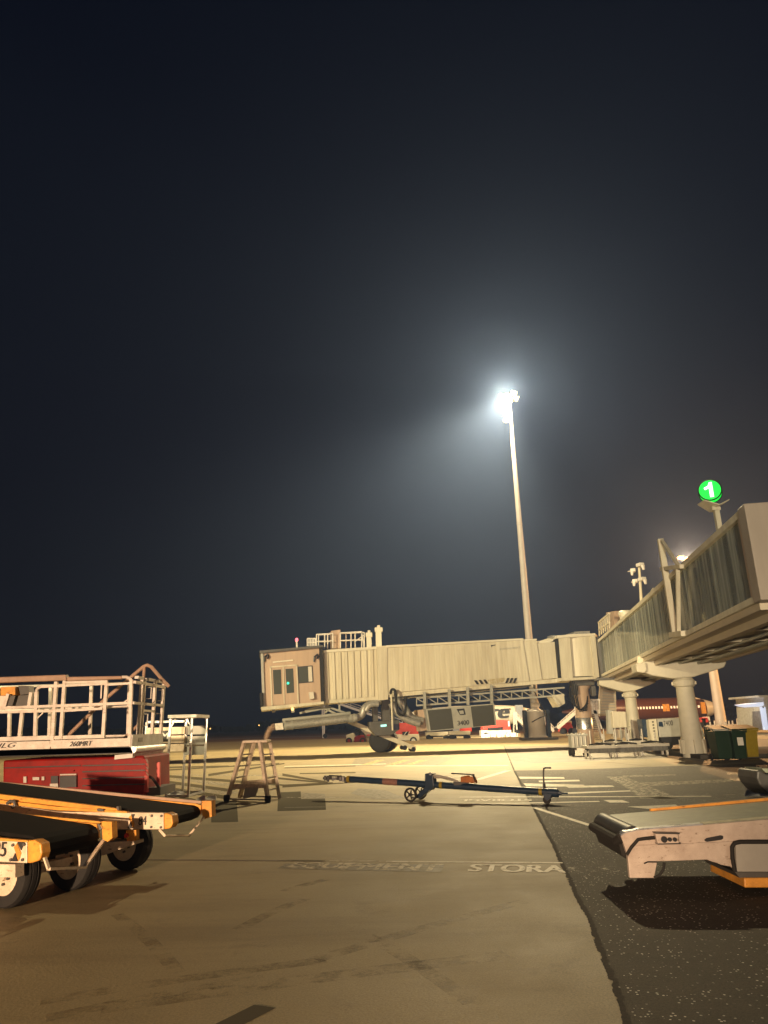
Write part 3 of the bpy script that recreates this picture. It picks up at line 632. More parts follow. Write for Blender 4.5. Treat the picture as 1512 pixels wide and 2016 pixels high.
b = MB(); wbox(b, 0, LEN, -.14, .08, WZ0 - .14, WZ0); wbox(b, 0, LEN, WW - .08, WW + .14, WZ0 - .14, WZ0); b.each("bottom_rail", m_cream, wk)
b = MB(); wbox(b, 0, LEN, .28, .5, WZ0 - .48, WZ0 - .303); wbox(b, 0, LEN, WW - .5, WW - .28, WZ0 - .48, WZ0 - .303)
for k in range(10): wbox(b, 1 + k * 2.8, 1.15 + k * 2.8, .5, WW - .5, WZ0 - .42, WZ0 - .303)
b.build("floor_girder", m_under, wk)
b = MB(); b.tube([wp(0, 1.9, WZ0 - .45), wp(LEN, 1.9, WZ0 - .45)], .05, 8); b.tube([wp(0, 2.1, WZ0 - .45), wp(LEN, 2.1, WZ0 - .45)], .035, 8); b.tube([wp(0, .75, WZ0 - .42), wp(10, .75, WZ0 - .42), wp(12, 1.2, WZ0 - .42), wp(LEN, 1.3, WZ0 - .42)], .05, 8); b.build("service_pipe", m_grey, wk)
b = MB(); wbox(b, -.2, LEN, -.12, .1, WZ1, WZ1 + .15); wbox(b, -.2, LEN, WW - .1, WW + .12, WZ1, WZ1 + .15); b.each("top_rail", m_cream, wk)
wbox(MB(), -.2, LEN, .1, WW - .1, WZ1 + .02, WZ1 + .10).build("roof", m_under, wk)
for o in (0, WW):
    n = 9
    for k in range(n): wbox(MB(), LEN * k / n + .03, LEN * (k + 1) / n - .03, o - .012, o + .012, WZ0, WZ1).build("glass_panel", g_walk, wk)
b = MB()
for k in range(19):
    for o in (.08, WW - .08): wbox(b, LEN * k / 18 - .02, LEN * k / 18 + .02, o - .03, o + .03, WZ0, WZ1)
b.each("mullion", m_grey, wk)
wbox(MB(), 0, LEN, .2, WW - .2, WZ0 - .055, WZ0).build("carpet", m_dgrey, wk)
# portal at the near end
pt = wbox(MB(), LEN - .02, LEN + .45, -.16, WW + 4.5, WZ0 - .16, WZ1 + .16).build("portal", m_brown, wk, bev=.02)
b = MB(); wbox(b, LEN - .2, LEN - .02, -.13, .02, WZ0 + .01, WZ1 - .01); wbox(b, LEN - .3, LEN - .1, WW, WW + .25, WZ0 - .05, WZ1 + .2); b.each("portal_trim", m_pink, pt)
# far-end frame next to the rotunda
b = MB(); wbox(b, -.25, .15, -.15, .12, WZ0 - .2, WZ1 + .2); wbox(b, -.25, .15, WW - .12, WW + .15, WZ0 - .2, WZ1 + .2); b.each("end_frame", m_dgrey, wk)
# slanted outrigger frame
b = MB()
for a, c, w in (((1300, 1062), (1329, 1250), .17), ((1303, 1064), (1336, 1114), .09), ((1303, 1120), (1342, 1115), .12), ((1334, 1118), (1336, 1250), .11), ((1322, 1250), (1346, 1247), .16)): b.bar(PW.p(*a, -.18), PW.p(*c, -.18), w)
b.build("outrigger_frame", m_cream, wk)
# hammerhead piers
def pier(pts, cxpx, ytop, wpx, Ycen, basew, zt):
    q = P(cxpx, ytop, Ycen); c = V((q.x, q.y, 0)); PH = Pl((c.x, c.y), (NW.x, NW.y)); 
    if PH.n.y < 0: PH.n = -PH.n
    b = MB(); b.poly(PH.ps(pts, -.45), PH.n * .9); hm = b.build("hammerhead", m_conc, wk, bev=.05)
    ztop = PH.p(cxpx, ytop, 0).z + .1; r = basew
    b = MB(); b.lathe((c.x, c.y, 0), [(r * 1.05, 0), (r, .05), (r * .80, ztop - .45), (r * .98, ztop - .40), (r * 1.02, ztop - .2), (r * .8, ztop - .1), (r * .8, ztop)], seg=32)
    for k in range(6): a = k * PI / 3 + .3; b.box((c.x + math.cos(a) * (r + .04), c.y + math.sin(a) * (r + .04), .38), (.14, .03, .5), a)
    p_ = b.build("pier_column", m_conc, wk, True)
    b = MB()
    for k in range(8): a = k * PI / 4 + .3; b.box((c.x + math.cos(a) * r * .98, c.y + math.sin(a) * r * .98, ztop - .3), (.12, .10, .12), a)
    b.each("collar_bolt", m_conc, p_)
    return c, PH
c1, PH1 = pier([(1266, 1302), (1427, 1294), (1431, 1304), (1426, 1314), (1365, 1333), (1325, 1336), (1284, 1330), (1262, 1321)], 1345, 1335, 28, 28.6, .40, 0)
b = MB(); b.poly(PH1.ps([(1252, 1306), (1272, 1304), (1274, 1320), (1269, 1325), (1254, 1323)], -.6), PH1.n * 1.2); b.build("bearing_block", m_conc, wk, bev=.04)
b = MB()
for a, c in (((1262, 1293), (1262, 1306)), ((1276, 1288), (1277, 1302)), ((1397, 1284), (1397, 1296)), ((1415, 1279), (1417, 1295))): b.bar(PH1.p(*a, 0), PH1.p(*c, 0), .12, .3)
b.each("bearing_post", m_cream, wk)
c2, PH2 = pier([(1179, 1339), (1290, 1335.5), (1291, 1344), (1250, 1360), (1227, 1362), (1180, 1349)], 1239.5, 1361, 20, 39.6, .37, 0)
b = MB(); b.poly(PH2.ps([(1174, 1335), (1288, 1330), (1288, 1335), (1174, 1339)], -.6), PH2.n * 1.2); b.build("bearing_block", m_dgrey, wk)
# roof equipment seen over the top rail: louvred box and drum on the tunnel side, lamp posts
b = MB()
q = PW.p(1193, 1245, 1.0)
for k in range(6): b.bar(PW.p(1179 + k * 4, 1226 - k * 3.2, 1.0), PW.p(1180 + k * 4, 1252 - k * 3, 1.0), .08)
b.bar(PW.p(1178, 1226, 1.0), PW.p(1200, 1208, 1.0), .1); b.bar(PW.p(1179, 1240, 1.0), PW.p(1200, 1226, 1.0), .1)
b.build("roof_ladder_rail", m_cream, wk)
b = MB(); b.poly(PW.ps([(1193, 1206), (1209, 1203), (1210, 1240), (1195, 1250)], 1.5), NW * .8); b.build("roof_cabinet", m_pink, wk)
q = PW.p(1234, 1206, 1.6); q2 = PW.p(1233, 1225, 1.6); b = MB(); b.lathe((q2.x, q2.y, q2.z - .4), [(.34, 0), (.34, q.z - q2.z + .3), (.40, q.z - q2.z + .32), (.40, q.z - q2.z + .5), (.32, q.z - q2.z + .58)]); b.build("roof_drum", m_cream_r, wk, True)
for x, y in ((1280, 1168), (1402, 1068)):
    b = MB(); b.bar(PW.p(x, y, 0), PW.p(x + 6, y - 10, 0), .05, .03); b.build("roof_stay", m_cream_r, wk)

# camera post on the walkway roof
q0, q1 = PW.p(1262, 1186, .8), PW.p(1258, 1113, .8)
cc = thing("camera_post", q0, "thin grey post carrying four small white security cameras above the walkway roof", "camera post")
b = MB(); b.cyl(q0 - UP * .3, q1, .07, .055); b.each("post", m_cream, cc)
for x, y, s in ((1260, 1112, 1), (1246, 1123, -1), (1250, 1144, -1), (1264, 1140, 1)):
    q = PW.p(x, y, .8); b = MB(); b.box(q, (.22, .3, .14), .3 * s); b.cyl(q + V((.08 * s, -.1, -.05)), q + V((.1 * s, -.1, -.25)), .09, .05); b.bar(q, V((PW.p(1260, y + 4, .8).x, q.y, q.z - .05)), .04); b.build("camera", m_white, cc)

# gate number lantern
q0, q1 = P(1421, 1062, 19.5), P(1407, 996, 19.5); q0.x = q1.x = (q0.x + q1.x) / 2
gs = thing("gate_sign", q0, "green lit round lantern showing a white 1 on a post above the glass walkway", "gate sign")
b = MB(); b.bar(V((q0.x, q0.y, WZ1 + .1)), V((q0.x, q0.y, q1.z)), .13); b.each("post", m_cream, gs)
b = MB(); c = V((q0.x - .04, q0.y, q1.z)); 
for sx in (-1, 1): b.poly([c + V((0, -.35, -.08)), c + V((sx * .36, -.22, .10)), c + V((sx * .36, .22, .10)), c + V((0, .35, -.08))], V((0, 0, .03)))
b.box(c - UP * .1, (.24, .24, .1)); b.build("drip_tray", m_cream, gs)
lc_ = P(1398, 967.5, 19.5); ax = (C0 - lc_); ax.z = 0; ax.normalize()
b = MB(); b.cyl(lc_ + ax * .16, lc_ - ax * .16, .30, seg=40); lan = b.build("lantern", e_green, gs)
b = MB(); e1 = ax.cross(UP).normalized()
for sg_ in (-.16, .16): b.tube([lc_ + ax * sg_ + (e1 * math.cos(k * PI / 16) + UP * math.sin(k * PI / 16)) * .305 for k in range(32)], .02, 6, True)
b.each("lantern_rim", m_green, lan)
xd = V((-ax.y, ax.x, 0)); 
if xd.x < 0: xd = -xd
b = MB(); o = lc_ + ax * .17
pg = [(-.16, .07), (-.10, .06), (.0, .21), (.09, .21), (.09, -.21), (.0, -.21), (.0, .10), (-.13, .02)]
b.poly([o + xd * x + UP * y for x, y in [(-.15, .075), (-.04, .12), (-.0, .22), (.08, .22), (.08, -.22), (-.02, -.22), (-.02, .05), (-.13, .01)]], ax * .02); b.build("digit", e_white, lan)

# ================================================================== LIGHT MASTS
def mast(base, head, label, lens, n, r0, detail=True):
    t = thing("light_mast", base, label, "light mast")
    top = V((base.x, base.y, head.z - .2)); h = top.z
    b = MB(); b.lathe(base, [(r0, 0), (r0 * .93, h * .12), (r0 * .42, h * .97), (r0 * .4, h)], seg=16); pole = b.build("pole", m_mast, t, True)
    b = MB()
    for k in range(1, 5): z = h * k / 5; b.lathe(base + UP * z, [(r0 * (1 - .6 * k / 5) + .015, 0), (r0 * (1 - .6 * k / 5) + .015, .12)], seg=16)
    b.each("section_joint", m_mast, pole)
    b = MB(); b.tube([V((base.x, base.y, head.z)) + V((math.cos(a), math.sin(a), 0)) * .62 for a in [k * PI / 8 for k in range(16)]], .05, 6, True)
    b.lathe((base.x, base.y, head.z - .5), [(.3, 0), (.3, .7), (.1, .8)], seg=12)
    for k in range(4): a = k * PI / 2; b.bar((base.x, base.y, head.z), (base.x + math.cos(a) * .62, base.y + math.sin(a) * .62, head.z), .06)
    b.build("head_frame", m_mast, t)
    for k in range(n):
        a = -PI / 2 + (k - (n - 1) / 2) * (2 * PI / max(n, 6)); dv = V((math.cos(a), math.sin(a), -.55)).normalized(); c = V((base.x + math.cos(a) * .72, base.y + math.sin(a) * .72, head.z + (.12 if k % 2 else -.12)))
        M_ = dv.to_track_quat('Z', 'Y').to_matrix().to_4x4()
        b = MB(); b.box(c, (.52, .44, .22), M=M_); fl = b.build("floodlight", m_dgrey, t)
        b = MB(); b.box(c + dv * .12, (.46, .38, .03), M=M_); b.each("lens", lens, fl)
    return t
mt = mast(MAST, HEAD, "tall pale light mast with a blazing yellow lamp cluster rising behind the boarding bridge", e_lens, 6, .37)
for dz in (-1.55, -2.15):
    c = V((MAST.x - .45, MAST.y - .3, HEAD.z + dz)); b = MB(); b.cyl(c, c - UP * .35, .12, .34, seg=14); b.bar(c, V((MAST.x, MAST.y, c.z)), .06); b.build("lower_lamp_shade", m_white, mt)
    b = MB(); b.cyl(c - UP * .352, c - UP * .40, .28, seg=14); b.each("lens", e_lens, mt)
# guarded mast foot
b = MB(); b.lathe((MAST.x, MAST.y, 0), [(.95, 0), (.95, .3), (.76, .32), (.72, 1.9), (.66, 2.25), (.42, 2.4), (.40, 2.45)], seg=24); ft = b.build("foot_casing", m_mast, mt, True)
for s in (-1, 1):
    b = MB(); b.box((MAST.x + s * .92, MAST.y - .25, 1.25), (.30, .6, 2.2)); b.build("guard_post", m_blue, mt, bev=.03)
b = MB(); b.box((MAST.x, MAST.y - .5, .12), (2.9, 1.5, .18)); b.build("plinth", m_dgrey, mt)
b = MB(); b.tube([V((MAST.x - .05, MAST.y - .45, 5.2)), V((MAST.x + .0, MAST.y - .5, 3.8)), V((MAST.x + .4, MAST.y - .75, 2.6)), V((MAST.x + .75, MAST.y - .9, 1.9)), V((MAST.x + .2, MAST.y - .95, 1.75)), V((MAST.x - .5, MAST.y - .8, 1.4))], .04, 6); b.build("cable", m_black, mt)
b = MB(); b.box((MAST.x, MAST.y - .44, 2.75), (.7, .08, .3)); b.build("sign_plate", m_jlgw, ft)
q = G(1420, 1431); q = P(1421, 1431, 100); base2 = V((q.x, q.y, 0)); hd2 = P(1366, 1100, 100)
m2 = mast(base2, hd2, "brownish far light mast behind the walkway with orange lamps seen over the top rail", e_lens2, 4, .72)
b = MB()
for k, x in enumerate((1340, 1354, 1369, 1378)):
    c = P(x, 1098 + k * 1.2, 100); b.ball(c, .32 if k else .5, (1, .7, .6))
b.each("lens", e_lens2, m2); b = MB(); b.bar(P(1334, 1101, 100), P(1382, 1103, 100), .25, .2); b.build("cross_arm", m_dgrey, m2)
lamp("far_mast_light", 'POINT', P(1352, 1099, 96), 42000, (1.0, .52, .2), .12)
# added hidden spot brightens the white jet; far apron lamp stands out of view
lamp("jet_fill_spot", 'SPOT', (5, 68, 7.6), 50000, (1.0, .84, .56), .4, (17, 92, 3), 75, .6)
lamp("far_apron_floodlight", 'SPOT', (130, 95, 26), 520000, (1.0, .50, .17), .6, (10, 90, 0), 60, .8)

# ================================================================== SCISSOR LIFT
PJ = Pl((0, 12.9), (1, 0)); q = PJ.p(150, 1560)
sl = thing("scissor_lift", (q.x, q.y, 0), "red scissor lift with cream railed platform marked 260MRT parked behind the belt loaders", "scissor lift")
def jb(b, pts, off=0, dep=.05, pl=None): pl = pl or PJ; b.poly(pl.ps(pts, off), pl.n * dep); return b
xe = PJ.p(257, 1450).x; xw = PJ.p(-110, 1450).x; zb = PJ.p(150, 1472).z; zt_ = PJ.p(150, 1448).z; WID = 1.75
b = MB(); b.box(((xe + xw) / 2, PJ.a.y + WID / 2, zb - .06), (xe - xw, WID - .04, .09)); dk = b.build("platform_deck", m_blackp, sl)
b = MB(); jb(b, [(-110, 1464), (98, 1458.5), (98, 1474), (-110, 1480)], -.03, .04); jb(b, [(100, 1457.5), (257, 1453), (257, 1469), (100, 1474)], -.03, .04); jb(b, [(-110, 1455), (100, 1448), (100, 1456.5), (-110, 1463)], .0, .04); jb(b, [(104, 1449), (200, 1446), (200, 1453), (104, 1456)], .0, .04)
jb(b, [(-110, 1455), (257, 1446), (257, 1464), (-110, 1474)], WID, .04); b.build("toe_board", m_jlgw, sl)
b = MB(); jb(b, [(-110, 1480), (257, 1469.5), (262, 1483), (-110, 1493)], .02, WID); b.build("scissor_tray", m_blackp, sl)
def jbar(b, a, c, w=.045, off=0, off2=None): b.bar(PJ.p(*a, off), PJ.p(*c, off if off2 is None else off2), w)
b = MB(); W_ = .055
for a, c in (((44, 1402), (39, 1450)), ((72, 1362), (69.5, 1450)), ((62, 1363), (57, 1392)), ((111, 1342), (102.5, 1470)), ((127.6, 1340), (119.7, 1454)), ((210, 1343), (203, 1453)), ((259, 1338), (255, 1460)), ((17, 1366), (9, 1392))): jbar(b, a, c, W_)
for a, c in (((0, 1394), (258, 1384)), ((0, 1402), (125, 1399)), ((125, 1390), (255, 1384.5)), ((125, 1399.5), (202, 1395)), ((130, 1344), (212, 1341.5)), ((80, 1352), (128, 1350)), ((128, 1350), (210, 1346)), ((212, 1348), (258, 1345)), ((-110, 1398), (0, 1394))): jbar(b, a, c, .045 if a[0] < 120 else .04)
b.tube(PJ.ps([(72, 1364), (72.5, 1358), (75, 1354.5), (80, 1352)], 0), .027, 8); b.tube(PJ.ps([(240, 1333), (249, 1333), (255, 1335.5), (258, 1340), (258.5, 1348)], 0), .027, 8)
for a, c in (((74, 1414), (85, 1403)), ((244, 1383), (256, 1374)), ((200, 1349), (199, 1375))): jbar(b, a, c, .02)
b.build("guard_rail", m_jlgw, sl)
b = MB(); 
for a, c in (((-60, 1352), (-60, 1450)), ((20, 1352), (18, 1450)), ((100, 1350), (97, 1448)), ((180, 1348), (177, 1446)), ((255, 1344), (252, 1446))): jbar(b, a, c, W_, WID)
for a, c in (((-110, 1356), (255, 1345)), ((-110, 1403), (255, 1391))): jbar(b, a, c, .045, WID)
b.build("guard_rail", m_jlgw, sl)
b = MB(); jb(b, [(-110, 1337), (129, 1328), (131, 1339.5), (-110, 1348)], -.06, .14); b.build("rail_padding", m_tan, sl, bev=.02)
b = MB(); jb(b, [(131, 1332.5), (240, 1330.5), (240, 1337), (131, 1341)], -.04, .1); b.build("rail_padding", m_tan, sl, bev=.02)
# end gate (right side), perpendicular to the near face
b = MB(); Y0 = PJ.a.y
def ebar(f0, y0, f1, y1, w=.055):
    # fractions across the end, y given in photo pixels at the near corner column x=258
    a = V((xe, Y0 + WID * f0, PJ.p(258, y0).z)); c = V((xe, Y0 + WID * f1, PJ.p(258, y1).z)); b.bar(a, c, w)
for f, yt in ((.22, 1333), (.30, 1334), (.66, 1333), (.97, 1333)): ebar(f, yt, f, 1452)
ebar(0, 1343, 1, 1343, .05); ebar(0, 1384, 1, 1384, .045); ebar(.3, 1398, .66, 1398, .04)
b.build("entry_gate", m_jlgw, sl)
b = MB()
for f0, f1 in ((.05, .22), (.38, .62), (.72, .92)): b.bar(V((xe, Y0 + WID * f0, PJ.p(258, 1333).z)), V((xe, Y0 + WID * f1, PJ.p(258, 1333).z)), .07, .05)
for f, y0 in ((.36, 1350), (.74, 1352), (.30, 1405), (.72, 1403)):
    z0_, z1_ = PJ.p(258, y0).z, PJ.p(258, y0 + 23).z; yy = Y0 + WID * f
    b.tube([V((xe + .03, yy, z0_)), V((xe + .08, yy + .07, z0_)), V((xe + .08, yy + .07, z1_)), V((xe + .03, yy, z1_))], .012, 6)
b.each("grab_handle", m_white, sl)
b = MB(); b.box((xe + .015, Y0 + WID / 2, (zb + zt_) / 2 - .01), (.04, WID, zt_ - zb)); b.build("toe_board", m_white, sl)
b = MB(); b.box((xe + .038, Y0 + .42, (zb + zt_) / 2), (.004, .22, .07)); b.build("label_plate", m_grey, sl)
b = MB(); b.cyl((xe + .05, Y0 + .02, zb - .06), (xe + .05, Y0 + WID, zb - .06), .06, seg=14); b.build("end_roller", m_galv, sl, True)
b = MB(); b.poly([V((xe - .25, Y0, zb - .14)), V((xe + .06, Y0, zb - .12)), V((xe + .06, Y0 + WID, zb - .12)), V((xe - .25, Y0 + WID, zb - .14))], V((0, 0, -.07))); b.build("entry_step", m_white, sl)
b = MB(); pa = [(120, 1462), (205, 1378), (250, 1340), (283, 1312), (290, 1309.5), (298, 1313), (320, 1339), (333, 1352)]
b.tube(PJ.ps(pa, 1.2), .035, 8); b.tube(PJ.ps([(284, 1312), (282, 1345), (278, 1440)], 1.2), .03, 8); b.tube(PJ.ps([(243, 1455), (280, 1420)], 1.2), .03, 8); b.build("lifting_bail", m_tan, sl, True)
jb(MB(), [(1, 1353), (30, 1351.5), (30, 1368), (1, 1369.5)], .1, .2).build("control_box", m_orange, sl)
b = MB(); jb(b, [(12, 1370), (56, 1368), (56, 1390), (14, 1390)], .3, .3); jb(b, [(36, 1350), (56, 1350), (58, 1366), (40, 1368)], .2, .2); b.build("equipment_bag", m_dgrey, sl)
jb(MB(), [(0, 1370), (11, 1370), (9, 1392), (-2, 1392)], .2, .1).build("control_stand", m_jlgw, sl)
def ptext(s, pl, a, c, h, m_, par, off=-.033, **k):
    o = pl.p(*a, off); e = pl.p(*c, off); return text(s, o, e - o, UP, h, m_, par, (e - o).length, **k)
ptext("260MRT", PJ, (137, 1469.7), (182, 1467.7), .080, m_label, sl, shear=.25, bold=.05); ptext("JLG", PJ, (-9, 1476.5), (32, 1474), .105, m_label, sl, shear=.35, bold=.012)
# chassis
b = MB(); jb(b, [(6, 1497), (284, 1488), (284, 1574), (4, 1580)], .12, 1.5); ch = b.build("chassis", m_red, sl, bev=.03)
b = MB()
for y in (1497, 1509, 1521): jb(b, [(160, y), (286, y - 3), (290, y + 6), (160, y + 9)], .05, .1)
jb(b, [(40, 1512), (160, 1509), (162, 1513), (40, 1516)], .06, .06); jb(b, [(30, 1518), (145, 1516), (145, 1519), (30, 1521)], .08, .05); b.each("scissor_arm", m_red, ch)
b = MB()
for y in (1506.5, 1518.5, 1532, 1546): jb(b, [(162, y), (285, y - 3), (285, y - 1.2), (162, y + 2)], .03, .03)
jb(b, [(8, 1511), (158, 1506), (158, 1508), (8, 1513)], .10, .03); b.each("gap_shade_strip", m_blackp, ch)  # black strips put in for the shade between the scissor layers
b = MB(); jb(b, [(117, 1528), (150, 1527), (150, 1550), (117, 1551)], .06, .06); jb(b, [(100, 1528), (114, 1527.5), (114, 1542), (100, 1542)], .08, .05); b.each("vent_panel", m_blackp, ch)
b = MB(); jb(b, [(98, 1543), (114, 1542.5), (114, 1550), (98, 1550)], .07, .05); jb(b, [(46, 1529), (52, 1529), (52, 1541), (46, 1541)], .08, .05); jb(b, [(64, 1530), (77, 1530), (77, 1536), (64, 1536)], .08, .05); jb(b, [(82, 1529), (87, 1529), (87, 1536), (82, 1536)], .08, .05); jb(b, [(118, 1524), (150, 1523.3), (150, 1526), (118, 1526.6)], .07, .05); b.each("decal", m_sticker, ch)
for x in (287, 311):
    b = MB(); jb(b, [(x - 3, 1501), (x + 3, 1500), (x + 3, 1560), (x - 3, 1560)], .5 if x > 300 else .1, .08); b.build("bumper_post", m_redb, sl)
b = MB(); jb(b, [(284, 1552), (316, 1550), (316, 1566), (284, 1568)], .3, .9); b.tube(PJ.ps([(289, 1527), (300, 1532), (314, 1552)], .3), .025, 6); b.build("step_frame", m_dgrey, sl)
for x in (35, 225):
    for off in (.2, 1.15): q = PJ.p(x, 1560, off); b = MB(); b.lathe((q.x, q.y + .1, .33), [(.18, 0), (.31, .02), (.33, .08), (.33, .2), (.31, .26), (.18, .28)], axis=(0, 1, 0), seg=24); b.build("wheel", m_black, sl, True)

# ================================================================== WORK STAND (leggy steel table with boards)
q = G(372, 1566); PS = Pl((q.x, q.y - .4), (1, -.1)); r_ = G(350, 1572)
ws = thing("work_stand", (r_.x, r_.y, 0), "tall galvanised steel stand with flat top and striped boards marked M beside the scissor lift", "work stand")
b = MB(); SW = [(342, 1419, 331), (383, 1416, 373)]
def foot(x, off): g0 = PS.p(x, 1500, off); return V((g0.x, g0.y, 0))
tz = PS.p(365, 1410).z; F1, F2 = foot(331, 0), foot(374, 0); BK = PS.n * 1.0; F3 = F1 + BK; F4 = F2 + BK
for f in (F1, F2, F3): b.bar(f, V((f.x, f.y, tz - .05)), .05)
b.bar(F4, V((F4.x, F4.y, tz - .05)), .05)
for a, c in ((F1, F2), (F1, F3), (F2, F4), (F3, F4)): b.bar(a + UP * .03, c + UP * .03, .045)
for f, s in ((F1, 1), (F2, -1)): b.bar(V((f.x, f.y, tz - .28)), V((f.x + s * .12, f.y, tz - .06)), .03)
b.build("leg_frame", m_galv, ws)
b = MB(); b.box(((F1 + F4) / 2) + UP * tz, (abs(F2.x - F1.x) + .16, 1.2, .07)); b.build("top_plate", m_white, ws)
b = MB()
for k in range(3): c = (F3 + F4) / 2 + UP * (tz - .32 - k * .24); b.box(c, (abs(F2.x - F1.x), .04, .20))
b.build("side_board", m_grey, ws)
b = MB(); c = F3 + V((-.47, -.1, tz - .42))
for k in range(3): b.box(c - UP * k * .2 + UP * .1, (.95, .05, .17))
bd = b.build("striped_board", m_beltw, ws)
b = MB(); b.box(c + V((0, -.03, -.02)), (.26, .03, .26)); b.build("sign_square", m_label, bd)
text("M", c + V((-.075, -.05, -.09)), (1, 0, 0), UP, .15, m_labelw, bd, .16, bold=.03)
b = MB(); b.bar(F3 + V((-.98, 0, 0)), F3 + V((-.98, 0, tz - .1)), .05); b.bar(F3 + V((-.98, 0, tz - .1)), F3 + V((0, 0, tz - .1)), .05); b.build("leg_frame", m_galv, ws)

# ================================================================== TWIN LADDER
q = G(488, 1579); PLd = Pl((G(447, 1578).x, G(447, 1578).y), (G(528, 1580).x - G(447, 1578).x, G(528, 1580).y - G(447, 1578).y))
ld = thing("step_ladder", (q.x, q.y, 0), "orange brown double sided step ladder standing open on the apron beside the tow bar", "ladder")
LB = .42
def leg(tx, ty, bx, off):
    t_ = PLd.p(tx, ty, off); e = PLd.p(bx, 1560, off); return t_, V((PLd.p(bx, 1578, off).x, PLd.p(bx, 1578, off).y, .02))
fl = [leg(481, 1461, 447, 0), leg(512, 1461, 528, 0)]; bl = [(t_ + PLd.n * LB - PLd.d * .05, e + PLd.n * (LB + .18) - PLd.d * .12) for t_, e in fl]
for (t_, e) in fl + bl: b = MB(); b.bar(t_, e, .085, .065); b.build("rail", m_wood, ld, bev=.006)
b = MB()
for side in (0, 1):
    for k in range(1, 5):
        t = k / 5 + .02; a = fl[side][0].lerp(fl[side][1], t); c = bl[side][0].lerp(bl[side][1], t); b.bar(a, c, .05, .025)
b.build("rung", m_alu, ld)
b = MB(); c = (fl[0][0] + fl[1][0] + bl[0][0] + bl[1][0]) / 4; b.box(c + UP * .01, ((fl[1][0] - fl[0][0]).length + .12, LB + .12, .05)); b.build("top_cap", m_wood, ld, bev=.01)
b = MB(); a0, a1 = fl[0][0].lerp(fl[0][1], .72), fl[1][0].lerp(fl[1][1], .70); l0, l1 = fl[0][0].lerp(fl[0][1], .80), fl[1][0].lerp(fl[1][1], .78)
b.poly([a0, a1, l1, l0], PLd.n * .03); b.poly([bl[0][0].lerp(bl[0][1], .70), bl[1][0].lerp(bl[1][1], .66), bl[1][0].lerp(bl[1][1], .74), bl[0][0].lerp(bl[0][1], .80)], PLd.n * .03); b.build("spreader_board", m_wood, ld)
b = MB(); mid_ = (l0 + l1) / 2; b.poly([l0.lerp(l1, .40) + UP * .02, l0.lerp(l1, .78) + UP * .02, l0.lerp(l1, .70) - UP * .16, l0.lerp(l1, .36) - UP * .20], PLd.n * .02); b.build("hanging_flap", m_grey, ld)
b = MB()
for t_, e in fl: b.box(e + UP * .05 + V((0, -.03, 0)), (.1, .1, .13)); b.cyl(e + V((-.06, -.04, .06)), e + V((.06, -.04, .06)), .055, seg=12)
b.each("foot_caster", m_black, ld)
b = MB(); b.bar(fl[0][1] + UP * .03, fl[1][1] + UP * .03, .03); b.bar(bl[0][1] + UP * .03, bl[1][1] + UP * .03, .03); b.build("base_tie", m_alu, ld)
# crumpled sheets on the ground
for k, (x, y, s, lb) in enumerate(((410, 1577, .32, "crumpled pale sheet on the ground by the ladder foot"), (346, 1567, .26, "crumpled pale sheet on the ground at the foot of the work stand"))):
    q = G(x, y); b = MB()
    for i in range(5):
        o = q + V((random.uniform(-s, s) * .6, random.uniform(-.1, .1), 0)); b.poly([o + V((-.10, -.05, .01)), o + V((.12, -.04, .02)), o + V((.09, .08, random.uniform(.05, .12))), o + V((-.07, .07, random.uniform(.04, .1)))], V((0, 0, .012)))
    o = b.build("crumpled_sheet", m_white); o['label'] = lb; o['category'] = "sheet"; o['group'] = "crumpled sheets on the apron"

# ================================================================== TOW BAR
g1, g2 = G(818, 1578), G(1078, 1585); PT = Pl((g1.x, g1.y), (g2.x - g1.x, g2.y - g1.y))
tb = thing("tow_bar", (g1.x, g1.y, 0), "long dark blue aircraft tow bar on small wheels with an orange hand pump on top", "tow bar")
b = MB(); b.cyl(PT.p(690, 1534, .15), PT.p(1100, 1561, .15), .062, seg=24); tub = b.build("tube", m_blue, tb, True)
b = MB()
for x, y in ((687, 1533.8), (869, 1545.8), (1065, 1558.7)): q = PT.p(x, y, .15); b.cyl(q - PT.d * .03, q + PT.d * .03, .066, seg=24)
b.each("yellow_band", m_yell, tub)
b = MB()
q = PT.p(770, 1537.5, .15); b.cyl(PT.p(755, 1538.3, .15), PT.p(784, 1540.2, .15), .0635, seg=24); b.build("worn_sticker", m_stk, tub)
b = MB(); q = PT.p(1085, 1560.3, .15); b.cyl(PT.p(1080, 1559.9, .15), PT.p(1099, 1561, .15), .075, seg=20); b.cyl(PT.p(1099, 1561.3, .15), PT.p(1106, 1562, .15), .04, .03); b.cyl(PT.p(1106, 1562, .15), PT.p(1118, 1562, .15), .015, seg=8)
b.build("eye_end", m_blue, tb)
b = MB()
for i in range(9):
    x = 641 + i * 5; q = PT.p(x, 1531 + i * .35, .15); b.box(q + V((0, 0, random.uniform(-.02, .02))), (.05, .10, random.uniform(.05, .13)), random.uniform(-.3, .3))
b.bar(PT.p(637, 1532, .15), PT.p(686, 1534, .15), .06, .05); b.bar(PT.p(648, 1527, .05), PT.p(672, 1528, .05), .03); b.build("shear_head", m_blackp, tb, bev=.005)
b = MB(); b.poly(PT.ps([(836, 1523), (851, 1523), (854, 1548), (848, 1556), (836, 1554)], .06), PT.n * .18)
b.poly(PT.ps([(836, 1550), (853, 1549), (826, 1572), (817, 1569)], .08), PT.n * .14); b.cyl(PT.p(847, 1524, .0), PT.p(847, 1524, .3), .035); b.build("wheel_bracket", m_blue, tb, bev=.01)
